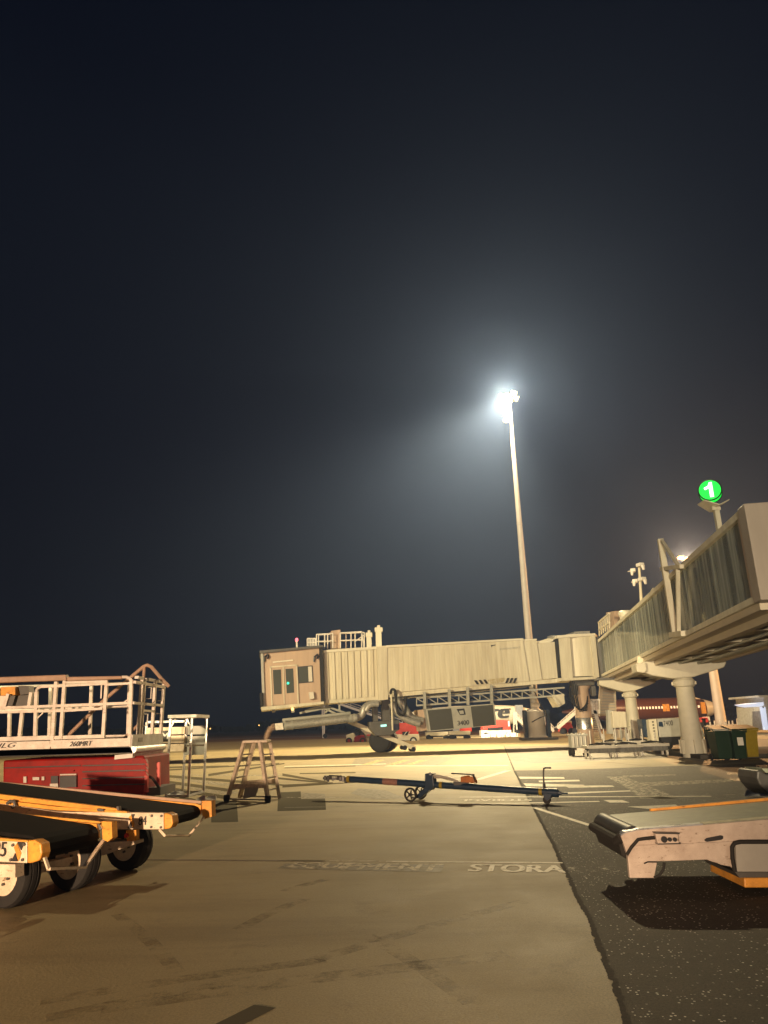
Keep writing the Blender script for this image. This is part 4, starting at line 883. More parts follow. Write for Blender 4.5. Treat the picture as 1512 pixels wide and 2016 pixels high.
for off, sx in ((-.12, 808), (.42, 829)):
    q = PT.p(sx, 1570, off); c = V((q.x, q.y, .135))
    b = MB(); b.tube([c + PT.d * math.cos(k * PI / 16) * .115 + UP * math.sin(k * PI / 16) * .115 for k in range(32)], .021, 8, True); w = b.build("wheel", m_black, tb, True)
    b = MB(); b.cyl(c - PT.n * .035, c + PT.n * .035, .03, seg=10)
    for k in range(5): a = k * 2 * PI / 5; b.bar(c, c + PT.d * math.cos(a) * .09 + UP * math.sin(a) * .09, .02)
    b.build("spokes", m_blackp, w)
b = MB(); b.cyl(PT.p(810, 1570, -.12), PT.p(829, 1570, .42), .02, seg=8); b.build("axle", m_blackp, tb)
b = MB(); b.tube(PT.ps([(851, 1526), (870, 1528), (890, 1533), (903, 1538)], .12), .018, 8); b.tube(PT.ps([(853, 1531), (872, 1532), (894, 1537), (905, 1541)], .12), .012, 8); b.cyl(PT.p(851, 1526.5, .12), PT.p(882, 1531, .12), .024); b.build("hydraulic_ram", m_alu, tb)
b = MB(); b.poly(PT.ps([(907, 1529), (930, 1529), (933, 1536), (935, 1542), (906, 1540)], .08), PT.n * .16); b.poly(PT.ps([(914, 1527), (922, 1527), (922, 1530), (914, 1530)], .1), PT.n * .1); b.build("hand_pump", m_rust, tb, bev=.01)
b = MB(); b.bar(PT.p(889, 1522.5, .12), PT.p(934, 1525, .12), .03, .025); b.bar(PT.p(932, 1524, .12), PT.p(933, 1540, .12), .035); b.build("pump_handle", m_blackp, tb)
b = MB(); b.box(PT.p(908, 1542, .15), (.3, .1, .06)); b.build("pump_mount", m_blackp, tb)
b = MB(); b.tube(PT.ps([(1071, 1554), (1070, 1520), (1070.5, 1513), (1074, 1511.5), (1085, 1511.5)], .12), .016, 8); b.cyl(PT.p(1072, 1552, .12), PT.p(1071, 1543, .12), .028, seg=10); b.build("jockey_crank", m_blackp, tb)
b = MB(); b.poly(PT.ps([(1069, 1562), (1086, 1563), (1083, 1572), (1077, 1577), (1072, 1572)], .08), PT.n * .12); b.build("jockey_fork", m_blue, tb)
q = PT.p(1077, 1577, .14); b = MB(); b.lathe(V((q.x, q.y, .075)) - PT.n * .025, [(.03, 0), (.07, .003), (.075, .025), (.07, .047), (.03, .05)], axis=PT.n, seg=20); b.build("jockey_wheel", m_black, tb, True)

# ================================================================== BELT LOADERS
def wheel(c, ax, r, w, par, studs=True):
    ax = V(ax).normalized(); b = MB(); k = r / .27
    b.lathe(V(c) - ax * w / 2, [(.60 * r, .02), (.62 * r, 0), (.93 * r, .01), (.99 * r, w * .2), (r, w * .30), (.975 * r, w * .32), (.975 * r, w * .37), (r, w * .39), (r, w * .61), (.975 * r, w * .63), (.975 * r, w * .68), (r, w * .70), (.99 * r, w * .8), (.93 * r, w - .01), (.62 * r, w), (.60 * r, w - .02)], axis=ax, seg=40)
    t = b.build("tyre", m_black, par, True)
    b = MB(); b.lathe(V(c) - ax * (w / 2 - .01), [(.63 * r, 0), (.60 * r, 0), (.56 * r, .035), (.40 * r, .045), (.34 * r, .02), (.18 * r, .015), (.15 * r, -.03), (.001, -.04)], axis=ax, seg=32)
    rm = b.build("rim", m_beltw, t, True)
    b = MB(); e1 = ax.cross(UP).normalized(); e2 = ax.cross(e1)
    for i in range(6): a = i * PI / 3 + .3; q = V(c) - ax * (w / 2 - .012) + (e1 * math.cos(a) + e2 * math.sin(a)) * r * .26; b.cyl(q, q - ax * .025, .012, seg=8)
    b.each("wheel_nut", m_dgrey, rm)
    return t
P84 = Pl((P(335, 1615, 7.75).x, 7.75), (.97, -.22)); P5 = Pl((P(78, 1680, 6.45).x, 6.45), (.96, -.28))
def lp(b, pl, pts, off, dep): b.poly(pl.ps(pts, off), pl.n * dep); return b
def digits(s, pl, a, c, h, par): return ptext(s, pl, a, c, h, m_label, par, off=-.003, bold=.02)
q = G(245, 1716)
L1 = thing("belt_loader", (q.x, q.y, 0), "belt loader with black belt and orange rails, its cream side beam numbered 84", "belt loader")
sb = lp(MB(), P84, [(-160, 1558), (114, 1598), (322, 1600.5), (322, 1633), (160, 1633), (100, 1620), (-160, 1604)], 0, .06).build("side_beam", m_beltw, L1, bev=.006)
lp(MB(), P84, [(-100, 1540), (385, 1582), (396, 1586), (394, 1604), (-100, 1570)], .81, .03).build("side_beam", m_orange, L1)
b = MB(); lp(b, P84, [(322.5, 1601), (329, 1601), (338, 1605), (340, 1622), (335, 1631), (322.5, 1633)], -.01, .13); ec = b.build("end_cap", m_orange, L1, bev=.012)
b = MB(); lp(b, P84, [(325, 1600), (331, 1600), (339, 1604), (341, 1612), (337, 1612), (333, 1604)], .1, .04); b.build("cap_plate", m_chrome, ec)
b = MB(); lp(b, P84, [(397, 1577), (416, 1577), (417, 1608), (404, 1612), (398, 1606)], .84, .1); b.build("end_bracket", m_orange, L1)
# belt loop with rounded tip
def belt(pl, top_l, top_r, nose, bot_r, bot_l, off, dep, par, m_=None):
    pts = pl.ps([top_l, top_r] + nose + [bot_r, bot_l], off); b = MB(); b.poly(pts, pl.n * dep); return b.build("conveyor_belt", m_ or m_belt, par)
belt(P84, (-160, 1541), (306, 1599), [(318, 1600.5), (326, 1604), (331, 1611), (331, 1619), (326, 1626), (316, 1631)], (300, 1632), (-160, 1592), .10, .70, L1)
b = MB(); lp(b, P84, [(-160, 1545), (208, 1589), (232, 1593), (232, 1599), (200, 1596.5), (-160, 1555)], -.03, .05); b.build("guard_rail", m_orange, L1)
b = MB(); lp(b, P84, [(-160, 1556), (110, 1588), (250, 1598), (250, 1601), (110, 1595), (-160, 1563)], -.05, .05); b.build("guard_rail", m_orange, L1)
b = MB(); lp(b, P84, [(-100, 1530), (394, 1577), (397, 1580), (394, 1582), (-100, 1537)], .815, .04); b.build("guard_rail", m_tan, L1)
b = MB(); lp(b, P84, [(229, 1588), (233, 1588), (234, 1595), (230, 1595)], -.06, .05); lp(b, P84, [(190, 1592), (203, 1593), (204, 1598), (192, 1597.5)], -.07, .04); b.tube(P84.ps([(14, 1582), (20, 1577), (28, 1578), (30, 1586), (24, 1590)], -.09), .018, 6); b.each("latch", m_dgrey, L1)
b = MB(); lp(b, P84, [(258, 1603), (265, 1603), (261, 1613)], -.012, .012); lp(b, P84, [(251, 1631), (257, 1616), (261, 1631)], -.012, .012); b.each("chevron_mark", m_label, sb)
b = MB(); lp(b, P84, [(253, 1609), (258, 1605), (264, 1622), (262, 1631)], -.010, .01); b.each("chevron_mark", m_orange, sb)
digits("84", P84, (273, 1625), (288, 1624), .085, sb)
b = MB()
for x, y in ((298, 1606.5), (317, 1606.5), (297, 1628.5), (316, 1629)): q = P84.p(x, y, -.015); b.cyl(q, q + P84.n * .03, .012, seg=10)
b.each("bolt", m_dgrey, sb)
# axle, wheels, nose frame
n84 = P84.n; wA = G(245, 1716); wfar = V((wA.x - .0, wA.y + .1, .265))
wheel(wfar, n84 * 1.0 + P84.d * .12, .265, .20, L1); wheel(wfar - n84 * .62 - P84.d * .30, n84, .265, .20, L1)
b = MB(); lp(b, P84, [(185, 1658), (266, 1656), (266, 1662), (196, 1686), (185, 1680)], .02, .16); b.build("axle_beam", m_beltw, L1)
b = MB(); lp(b, P84, [(218, 1636), (246, 1634), (246, 1650), (218, 1650)], .05, .1); b.build("tool_box", m_blackp, L1)
b = MB(); q = P84.p(248, 1645, .04); b.cyl(q, q + n84 * .05, .022, seg=12); b.build("red_reflector", m_redb, L1)
b = MB(); lp(b, P84, [(248, 1635), (268, 1634), (268, 1658), (250, 1658)], .06, .06); b.build("lamp_bracket", m_orange, L1)
b = MB(); b.tube([P84.p(314, 1634, .0), P84.p(324, 1645, -.02), P84.p(372, 1645, .7), P84.p(402, 1608, .84)], .012, 6); b.build("nose_bumper", m_beltw, L1)
b = MB(); lp(b, P84, [(40, 1600), (150, 1612), (170, 1640), (60, 1640)], .1, .6); b.build("chassis", m_orange, L1)

q = G(15, 1787)
L2 = thing("belt_loader", (q.x, q.y, 0), "belt loader with black belt and orange nose whose side beam number ends in 5", "belt loader")
sb = lp(MB(), P5, [(-260, 1622), (0, 1655), (53, 1658), (53, 1699.5), (0, 1697), (-260, 1672)], 0, .05).build("side_beam", m_beltw, L2, bev=.006)
lp(MB(), P5, [(-200, 1588), (190, 1622), (194, 1650), (-200, 1630)], .85, .03).build("side_beam", m_orange, L2)
b = MB(); lp(b, P5, [(53.5, 1655), (68, 1654), (80, 1661), (82, 1680), (77, 1694), (62, 1699), (53.5, 1700)], -.01, .11); ec = b.build("end_cap", m_orange, L2, bev=.012)
b = MB(); lp(b, P5, [(70, 1653), (78, 1656), (83, 1664), (83, 1676), (79, 1676), (73, 1660)], .09, .04); b.build("cap_plate", m_chrome, ec)
belt(P5, (-260, 1592), (40, 1643), [(62, 1646), (74, 1653), (80, 1664), (80, 1678), (73, 1690), (60, 1697)], (40, 1699), (-260, 1660), .09, .75, L2)
b = MB(); lp(b, P5, [(200, 1617), (220, 1618), (221, 1650), (212, 1657), (202, 1652)], .86, .08); b.build("end_bracket", m_orange, L2)
b = MB(); lp(b, P5, [(192, 1622), (197, 1624), (201, 1632), (196, 1634)], .835, .02); b.build("cap_plate", m_chrome, L2)
b = MB(); lp(b, P5, [(-200, 1580), (194, 1617), (199, 1620), (194, 1621), (-200, 1587)], .85, .03); b.build("guard_rail", m_orange, L2)
b = MB(); lp(b, P5, [(-260, 1610), (0, 1650), (55, 1655), (55, 1658), (0, 1655), (-260, 1618)], -.02, .04); b.build("guard_rail", m_orange, L2)
digits("95", P5, (-13, 1685.5), (11, 1686.5), .115, sb)
b = MB(); lp(b, P5, [(34, 1658), (47, 1658), (41, 1674)], -.012, .012); lp(b, P5, [(22, 1696), (29, 1680), (34, 1696)], -.012, .012); b.each("chevron_mark", m_label, sb)
b = MB(); lp(b, P5, [(27, 1668), (33, 1660), (41, 1680), (36, 1695)], -.010, .01); b.each("chevron_mark", m_orange, sb)
b = MB()
for x, y in ((24, 1664), (46, 1663), (20, 1693), (43, 1693)): q = P5.p(x, y, -.015); b.cyl(q, q + P5.n * .03, .013, seg=10)
b.each("bolt", m_dgrey, sb)
n5 = P5.n; w0_ = G(12, 1789); w1_ = G(138, 1754)
axl = V((w1_.x - w0_.x, w1_.y - w0_.y, 0)).normalized()
wheel(V((w0_.x, w0_.y + .04, .272)), axl, .272, .19, L2); wheel(V((w1_.x, w1_.y + .04, .272)), axl, .272, .19, L2)
b = MB(); b.bar(V((w0_.x, w0_.y, .27)), V((w1_.x, w1_.y, .27)), .08); lp(b, P5, [(-100, 1700), (30, 1702), (30, 1728), (-100, 1722)], .1, .1); b.build("axle_beam", m_beltw, L2)
b = MB(); lp(b, P5, [(-260, 1672), (-60, 1690), (-60, 1740), (-260, 1720)], .1, .65); b.build("chassis", m_orange, L2)
b = MB(); p0 = P5.p(88, 1688, .02); p1 = P5.p(96, 1711, .02); p2 = P5.p(166, 1708, .5) ; p3 = P5.p(204, 1655, .88)
b.bar(p0, p1, .03, .015); b.bar(p1, p2, .035, .02); b.bar(p2, p3, .035, .02); b.build("nose_bumper", m_beltw, L2)

# right-hand belt loader
q0 = P(1240, 1690, 6.7); PR = Pl((q0.x, q0.y), (1, -.02)); q = PR.p(1480, 1740)
L3 = thing("belt_loader", (q.x, q.y, 0), "large pinkish belt loader with worn grey green belt and orange side guard", "belt loader")
b = MB(); lp(b, PR, [(1222, 1644), (1229, 1639), (1255, 1634), (1384, 1624), (1700, 1597), (1700, 1668), (1446, 1659), (1446, 1712), (1438, 1706), (1420, 1703), (1411, 1699), (1403, 1697), (1392, 1692.6), (1308, 1695.8), (1294.5, 1695.8), (1288, 1728.8), (1240, 1728.8), (1236, 1685)], 0, .05); sb3 = b.build("side_plate", m_beltp, L3, bev=.006)
b = MB(); lp(b, PR, [(1222, 1644), (1255, 1634), (1700, 1597), (1700, 1660), (1250, 1690)], 1.02, .05); b.build("side_plate", m_beltp, L3)
b = MB(); lp(b, PR, [(1222, 1643.5), (1229, 1637.5), (1258, 1631.5), (1384, 1621.5), (1384, 1624.5), (1256, 1634.5), (1232, 1640), (1223, 1646)], -.02, .09); b.each("edge_trim", m_chrome, sb3)
b = MB(); lp(b, PR, [(1236, 1684), (1246, 1665), (1290, 1663), (1446, 1657), (1446, 1660), (1292, 1666), (1250, 1668), (1238, 1688)], -.018, .02); b.build("fold_flange", m_beltp, sb3)
belt(PR, (1700, 1590), (1262, 1629), [(1248, 1631), (1240, 1636), (1235, 1645), (1234, 1656), (1238, 1668)], (1250, 1676), (1700, 1640), .07, .93, L3, m_beltg)
b = MB(); q = PR.p(1247, 1652, .06); b.cyl(q, q + PR.n * .95, .105, seg=28); b.build("nose_roller", m_blackp, L3, True)
b = MB(); b.tube([PR.p(1225, 1648, .03), PR.p(1216, 1655, .1), PR.p(1216, 1655, .1) + PR.n * .85, PR.p(1228, 1648, 1.02)], .045, 10); lp(b, PR, [(1216, 1650), (1229, 1649), (1236, 1690), (1224, 1684)], .06, .12); lp(b, PR, [(1216, 1650), (1229, 1649), (1238, 1686), (1222, 1682)], .90, .12); b.poly([PR.p(1220, 1660, .1), PR.p(1232, 1690, .1), PR.p(1232, 1690, .1) + PR.n * .9, PR.p(1220, 1660, .1) + PR.n * .9], PR.d * .04); b.build("nose_bumper", m_black, L3)
b = MB(); lp(b, PR, [(1231, 1652), (1240, 1650), (1242, 1672), (1233, 1673)], .3, .18); b.build("nose_step", m_tan, L3)
b = MB(); lp(b, PR, [(1281, 1592.5), (1700, 1553), (1700, 1590), (1281, 1622)], 1.0, .04); sg = b.build("side_guard", m_orange, L3)
b = MB(); lp(b, PR, [(1241, 1607), (1279, 1603), (1279, 1607), (1241, 1612)], 1.02, .1); b.each("edge_trim", m_chrome, sg)
cb = lp(MB(), PR, [(1290, 1641), (1335, 1642), (1337, 1660), (1295, 1661)], -.07, .07).build("control_box", m_beltp, L3, bev=.004)
b = MB()
for x in (1307, 1318, 1328): q = PR.p(x, 1652.5, -.075); b.cyl(q - PR.n * .012, q, .026 if x < 1310 else .017, seg=14)
b.each("push_button", m_blackp, cb)
b = MB(); lp(b, PR, [(1291, 1639.5), (1338, 1640.5), (1338, 1642.5), (1291, 1641.5)], -.09, .1); lp(b, PR, [(1296, 1661), (1340, 1660), (1340, 1662), (1296, 1663)], -.08, .08); b.each("box_hood", m_blackp, cb)
b = MB(); b.tube(PR.ps([(1234, 1683), (1243, 1668), (1256, 1653), (1270, 1651), (1290, 1649)], -.03), .014, 8); b.tube(PR.ps([(1288, 1728), (1298, 1723), (1306, 1712), (1308, 1698)], -.03), .012, 8); b.tube(PR.ps([(1268, 1700), (1275, 1697), (1294, 1697)], -.012), .006, 6); b.build("cable", m_black, L3)
b = MB(); lp(b, PR, [(1388, 1653), (1392, 1650), (1420, 1644.5), (1424, 1646), (1424, 1651), (1420, 1653.5), (1392, 1657.5), (1388, 1656)], -.012, .02); b.build("hand_slot", m_blackp, sb3)
b = MB(); lp(b, PR, [(1448, 1661), (1700, 1661), (1700, 1716), (1451, 1716)], -.03, .04); pd = b.build("access_panel", m_grey, L3)
b = MB(); b.tube(PR.ps([(1447, 1716), (1442, 1690), (1441, 1668), (1446, 1660), (1458, 1657.5), (1700, 1657)], -.04), .018, 8); b.build("rubber_seal", m_black, pd)
b = MB(); lp(b, PR, [(1447, 1717), (1700, 1717), (1700, 1728), (1456, 1728)], .0, .7); b.build("lower_frame", m_dgrey, L3)
b = MB(); lp(b, PR, [(1465, 1728.5), (1700, 1727), (1700, 1747), (1466, 1748)], -.02, .7); b.build("step_block", m_orange, L3, bev=.01)
b = MB(); lp(b, PR, [(1395, 1693), (1450, 1712), (1700, 1712), (1700, 1650), (1420, 1655)], .45, .5); b.build("chassis", m_dgrey, L3)
for x in (1640,): 
    for off in (.2, 1.0): q = PR.p(x, 1730, off); wheel(V((q.x, q.y, .28)), PR.n, .28, .2, L3)
b = MB(); q = PR.p(1252, 1713, 0); b.bar(PR.p(1350, 1665, .3), PR.p(1520, 1700, .3), .08); b.build("lift_strut", m_dgrey, L3)
# tip of another machine at the right edge
PQ = Pl((0, 12.6), (1, 0)); q = PQ.p(1530, 1580)
L4 = thing("belt_loader", (q.x, q.y, 0), "dark nose of a farther belt loader behind the pinkish one", "belt loader")
b = MB(); lp(b, PQ, [(1491, 1517), (1498, 1516), (1508, 1524), (1600, 1530), (1600, 1568), (1520, 1566), (1508, 1558), (1496, 1545), (1490, 1532)], 0, .7); b.build("nose_boom", m_dgrey, L4, bev=.03)
b = MB(); lp(b, PQ, [(1499, 1513), (1600, 1519), (1600, 1523), (1508, 1521)], .05, .6); b.build("conveyor_belt", m_beltg, L4)
for off in (.1, .7): q = PQ.p(1590, 1570, off); wheel(V((q.x, q.y, .27)), PQ.n, .27, .19, L4)
b = MB(); lp(b, PQ, [(1550, 1560), (1650, 1565), (1650, 1580), (1550, 1580)], .1, .6); b.build("chassis", m_dgrey, L4)
q = G(1496, 1569); b = MB()
for i, dx in enumerate((-.14, .0, .12)): o_ = q + V((dx, 0, 0)); b.poly([o_ + V((-.16, -.05, .02)), o_ + V((.14, -.05, .02)), o_ + V((.1, .04, .18 - i * .03)), o_ + V((-.02, .06, .2))], V((0, .02, .01)))
o = b.build("crumpled_sheet", m_white); o['label'] = "pale folded sheet standing behind the pinkish belt loader"; o['category'] = "sheet"; o['group'] = "crumpled sheets on the apron"
# ================================================================== UNDER THE WALKWAY
# raised dark slab stands in for shaded ground round the pier
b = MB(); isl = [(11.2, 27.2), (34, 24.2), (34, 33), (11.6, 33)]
b.poly([V((x, y, 0)) for x, y in isl], V((0, 0, .14))); struct(b.build("pier_shade_slab", mat("pier_shade_dark", (.05, .043, .035), .8, var=.25, scale=12, bump=.4)))
# wheelie bins
def bin_(x0, x1, yt, yb, Y, m_, label, sticker=False, lid=None):
    q = P((x0 + x1) / 2, yb, Y); w = (P(x1, yb, Y) - P(x0, yb, Y)).length; h = 1.06; c = V((q.x, q.y, 0))
    t = thing("wheelie_bin", c, label, "wheelie bin", "wheelie bins in the shade by the walkway pier")
    b = MB(); T = [V((c.x + sx * w / 2, c.y + sy * .36, h - .1)) for sx, sy in ((-1, -1), (1, -1), (1, 1), (-1, 1))]; B = [V((c.x + sx * w * .39, c.y + sy * .27, .06)) for sx, sy in ((-1, -1), (1, -1), (1, 1), (-1, 1))]
    b.poly(list(reversed(B))); b.poly(T)
    for i in range(4): j = (i + 1) % 4; b.poly([B[i], B[j], T[j], T[i]])
    b.build("body", m_, t, bev=.03)
    b = MB(); b.box((c.x, c.y, h - .12), (w + .06, .80, .07)); b.build("rim", m_, t, bev=.01)
    b = MB(); b.poly([V((c.x - w / 2 - .04, c.y - .42, h - .08)), V((c.x + w / 2 + .04, c.y - .42, h - .08)), V((c.x + w / 2 + .03, c.y + .36, h + .04)), V((c.x - w / 2 - .03, c.y + .36, h + .04))], V((0, 0, .05))); b.build("lid", lid or m_, t, bev=.015)
    b = MB(); b.cyl((c.x - w / 2, c.y + .40, h - .06), (c.x + w / 2, c.y + .40, h - .06), .025); b.build("handle", m_, t)
    for s in (-1, 1): b = MB(); b.cyl((c.x + s * (w * .42) - .03, c.y + .28, .11), (c.x + s * w * .42 + .03, c.y + .28, .11), .11, seg=16); b.build("wheel", m_black, t)
    if sticker: b = MB(); b.box((c.x + .02, c.y - .345, .62), (.2, .01, .26)); b.build("sticker", m_sticker, t)
bin_(1405, 1438, 1434, 1489, 26.2, m_green, "dark green wheelie bin with a grey lid and no sticker", lid=m_grey)
bin_(1438, 1466, 1434, 1489, 26.0, m_green, "dark green wheelie bin with a pale square sticker beside the yellow bin", True)
bin_(1463, 1489, 1433, 1487, 26.9, m_yell, "mustard yellow wheelie bin beside the green ones")
# trolleys: aluminium dollies with casters and posts
DM = {}
def dolly(c, label):
    t = thing("equipment_dolly", c, label, "dolly", "aluminium dollies under the rotunda")
    L_, D_ = 1.15, .8
    b = MB()
    for sx in (-1, 1): b.box(c + V((sx * L_ / 2, 0, .42)), (.06, D_, .1))
    for sy in (-1, 1): b.box(c + V((0, sy * D_ / 2, .42)), (L_, .06, .1))
    b.box(c + V((0, 0, .22)), (L_ * .9, .05, .05)); b.build("frame", m_alu, t)
    b = MB()
    for k in range(7): b.box(c + V((-L_ / 2 + .1 + k * .16, -D_ / 2 - .0, .33)), (.03, .04, .18))
    b.box(c + V((0, -D_ / 2 + .03, .31)), (L_ - .1, .03, .22)); b.build("skirt", m_dgrey, t)
    for sx in (-1, 1):
        for sy in (-1, 1):
            q = c + V((sx * (L_ / 2 - .08), sy * (D_ / 2 - .08), 0)); b = MB(); b.cyl(q + V((-.025, 0, .1)), q + V((.025, 0, .1)), .10, seg=16); w = b.build("caster", m_sticker, t)
            b = MB(); b.box(q + UP * .23, (.09, .07, .14)); b.build("fork", m_alu, w)
    b = MB(); b.cyl(c + V((-.3, .1, .42)), c + V((-.3, .1, 1.05)), .03, seg=8); b.cyl(c + V((.25, .2, .42)), c + V((.25, .2, .9)), .03, seg=8); b.each("post", m_alu, t)
    b = MB(); b.tube([c + V((-.45, -.2, .5)), c + V((0, .1, .56)), c + V((.45, -.1, .5)), c + V((.3, .2, .52)), c + V((-.3, .3, .5))], .03, 6); b.build("strap", m_black, t)
    return t
def GC(x, y): q = G(x, y); return V((q.x, q.y + .4, 0))
d0 = dolly(GC(1188, 1493), "aluminium equipment dolly nearest the boxy trolley under the rotunda, first of the front row")
for x, y, lb, rz in ((1239, 1491, "middle aluminium equipment dolly of the front row under the walkway", .05), (1292, 1488, "aluminium equipment dolly at the right end of the front row below the blue numbered cart", -.06),
                 (1212, 1482, "aluminium equipment dolly behind the front row, left of the electrical cabinet stand", .2), (1262, 1480, "aluminium equipment dolly behind the front row, right of the electrical cabinet", -.15)):
    q = GC(x, y); copy_tree(d0, q - ROOTLOC[d0.name], lb, rz)
# boxy trolley at the column foot
c = GC(1146, 1489)
tr = thing("boxy_trolley", c, "grey boxy trolley with a pale front plate at the foot of the rotunda column", "trolley")
b = MB(); b.box(c + V((0, .1, .58)), (.66, .6, .5)); b.build("body", m_grey, tr, bev=.02)
b = MB(); b.box(c + V((0, .1, .86)), (.78, .7, .06))
for k in range(4): b.cyl(c + V((-.27 + k * .18, -.1, .86)), c + V((-.27 + k * .18, -.1, .94)), .04, .04, seg=10)
b.build("top_flange", m_grey, tr); b = MB(); b.box(c + V((.02, -.22, .22)), (.34, .03, .2)); b.build("front_plate", m_jlgw, tr)
for sx in (-1, 1):
    for sy in (-1, 1): b = MB(); q = c + V((sx * .30, .1 + sy * .26, .17)); b.cyl(q - V((.04, 0, 0)), q + V((.04, 0, 0)), .17, seg=18); b.build("wheel", m_black, tr)
b = MB()
for k in range(4): b.cyl(c + V((-.25 + k * .17, -.22, .38)), c + V((-.25 + k * .17, -.22, .8)), .04, seg=8)
b.each("gas_strut", m_alu, tr)
# electrical cabinet on posts
PC = Pl((0, 36.0), (1, .02)); q = PC.p(1222, 1450)
ca = thing("electrical_cabinet", (q.x, q.y, 0), "cream two door electrical cabinet standing on thin posts beside the left pier", "cabinet")
cbx = lp(MB(), PC, [(1205, 1401), (1232, 1401), (1235, 1432), (1208, 1433)], 0, .6).build("cabinet_box", m_cream, ca, bev=.02)
b = MB(); lp(b, PC, [(1206.5, 1403), (1218, 1403), (1220, 1430), (1209, 1431)], -.02, .03); lp(b, PC, [(1219, 1403), (1231, 1402.5), (1233, 1429), (1221, 1430)], -.02, .03); b.each("door", m_cream, cbx)
b = MB(); 
for x in (1210, 1221, 1231): a_ = PC.p(x, 1432, .1); b.bar(a_, V((a_.x, a_.y, 0)), .07)
lp(b, PC, [(1196, 1398), (1205, 1399), (1208, 1445), (1198, 1445)], .3, .3); b.each("post", m_grey, ca)
b = MB(); lp(b, PC, [(1208, 1437), (1240, 1436), (1242, 1452), (1210, 1453)], .3, .5); b.build("lower_box", m_under, ca, bev=.02)
# ground power cart 7400
PG_ = Pl((0, 34.5), (1, -.03)); q = PG_.p(1345, 1462)
gp = thing("ground_power_cart", (q.x, q.y, 0), "pale grey enclosed cart numbered 7400 with blue logo behind the right pier", "ground cart")
bd_ = lp(MB(), PG_, [(1293, 1415), (1375, 1411), (1388, 1449), (1383, 1456), (1345, 1450), (1298, 1452)], .0, 1.4).build("body", m_grey, gp, bev=.04)
b = MB(); lp(b, PG_, [(1263, 1416), (1275, 1416), (1277, 1452), (1268, 1450)], .3, .7); b.build("front_post", m_blue, gp); b = MB(); lp(b, PG_, [(1277, 1417), (1292, 1415.5), (1298, 1466), (1282, 1464)], -.1, .5); fr_ = b.build("front_panel", m_cream, gp)
b = MB()
for k in range(7): x = 1284 + k * .9; y = 1420 + k * 6; lp(b, PG_, [(x, y), (x + 3, y), (x + 3, y + 2.5), (x, y + 2.5)], -.13, .05)
b.build("slot", m_black, fr_)
lp(MB(), PG_, [(1297, 1421), (1304, 1421), (1306, 1431), (1297, 1430)], -.03, .04).build("logo", m_blue, bd_)
ptext("7400", PG_, (1307, 1429), (1325, 1428), .22, m_label, bd_, off=-.02)
b = MB(); lp(b, PG_, [(1301, 1452), (1340, 1450), (1340, 1466), (1303, 1467)], .1, 1.0); b.build("engine_bay", m_blackp, gp)
for x in (1312, 1372):
    for off in (.15, 1.1): q = PG_.p(x, 1460, off); b = MB(); b.cyl((q.x, q.y, .34), (q.x, q.y + .2, .34), .3, seg=18); b.build("wheel", m_black, gp)
b = MB(); lp(b, PG_, [(1380, 1454), (1390, 1453), (1390, 1462), (1382, 1462)], -.1, .2); b.build("tail_plate", m_white, gp)
PBk = Pl((0, 33.2), (1, 0)); q = PBk.p(1389, 1440); bo = thing("bollard_post", (q.x, q.y, 0), "dark slim post standing between the grey cart and the green bins", "post")
b = MB(); b.bar(V((q.x, q.y, 0)), V((q.x, q.y, 1.35)), .11); b.each("post", m_blackp, bo); b = MB(); b.box((q.x, q.y, 1.37), (.2, .2, .05)); b.build("cap", m_blackp, bo)
# service stairs beside the rotunda
PSt = Pl((0, 44.5), (1, 0)); q = PSt.p(1180, 1455)
ss = thing("service_stairs", (q.x, q.y, 0), "white railed steel service stairs descending beside the rotunda column", "stairs")
b = MB(); 
for i in range(15): t = i / 14; lp(b, PSt, [(1157 + t * 6, 1405 + t * 50), (1176 + t * 8, 1405 + t * 50), (1176 + t * 8, 1406.6 + t * 50), (1157 + t * 6, 1406.6 + t * 50)], .1, .9)
b.build("tread", m_cream, ss)
b = MB()
for a, c in (((1163, 1378), (1185, 1455)), ((1171, 1398), (1184, 1435)), ((1155, 1378), (1181, 1378)), ((1156, 1401), (1181, 1400)), ((1157, 1404), (1181, 1403))): b.bar(PSt.p(*a), PSt.p(*c), .14, .1)
for k in range(9): x = 1156.5 + k * 2.9; b.bar(PSt.p(x, 1378), PSt.p(x + .4, 1401), .05)
b.build("handrail", m_white, ss)
b = MB(); lp(b, PSt, [(1155, 1403), (1181, 1402), (1181, 1405), (1156, 1406)], .0, 1.4); b.build("landing", m_galv, ss)
b = MB(); lp(b, PSt, [(1182, 1345), (1189, 1345), (1181, 1408), (1177, 1408)], 1, .2); lp(b, PSt, [(1189, 1347), (1212, 1350), (1214, 1408), (1181, 1410)], 1.2, .3); us = b.build("stair_flank", m_under, ss)
b = MB()
for k in range(10): y = 1352 + k * 5.6; lp(b, PSt, [(1188 - k * .7, y), (1211, y + 1), (1211, y + 2.4), (1188 - k * .7, y + 1.6)], 1.12, .08)
b.build("stair_slat", m_grey, us)

# ================================================================== BACKGROUND
def bp(Y, x=756, y=1450): return Pl((0, Y), (1, 0))
def far(b, pl, pts, dep, off=0): b.poly(pl.ps(pts, off), V((0, dep, 0))); return b
def disc(pl, x, y, r, w, off=0):
    b = MB(); q = pl.p(x, y, off); b.cyl(q, q + V((0, w, 0)), r, seg=18); return b
Yb = 74.0
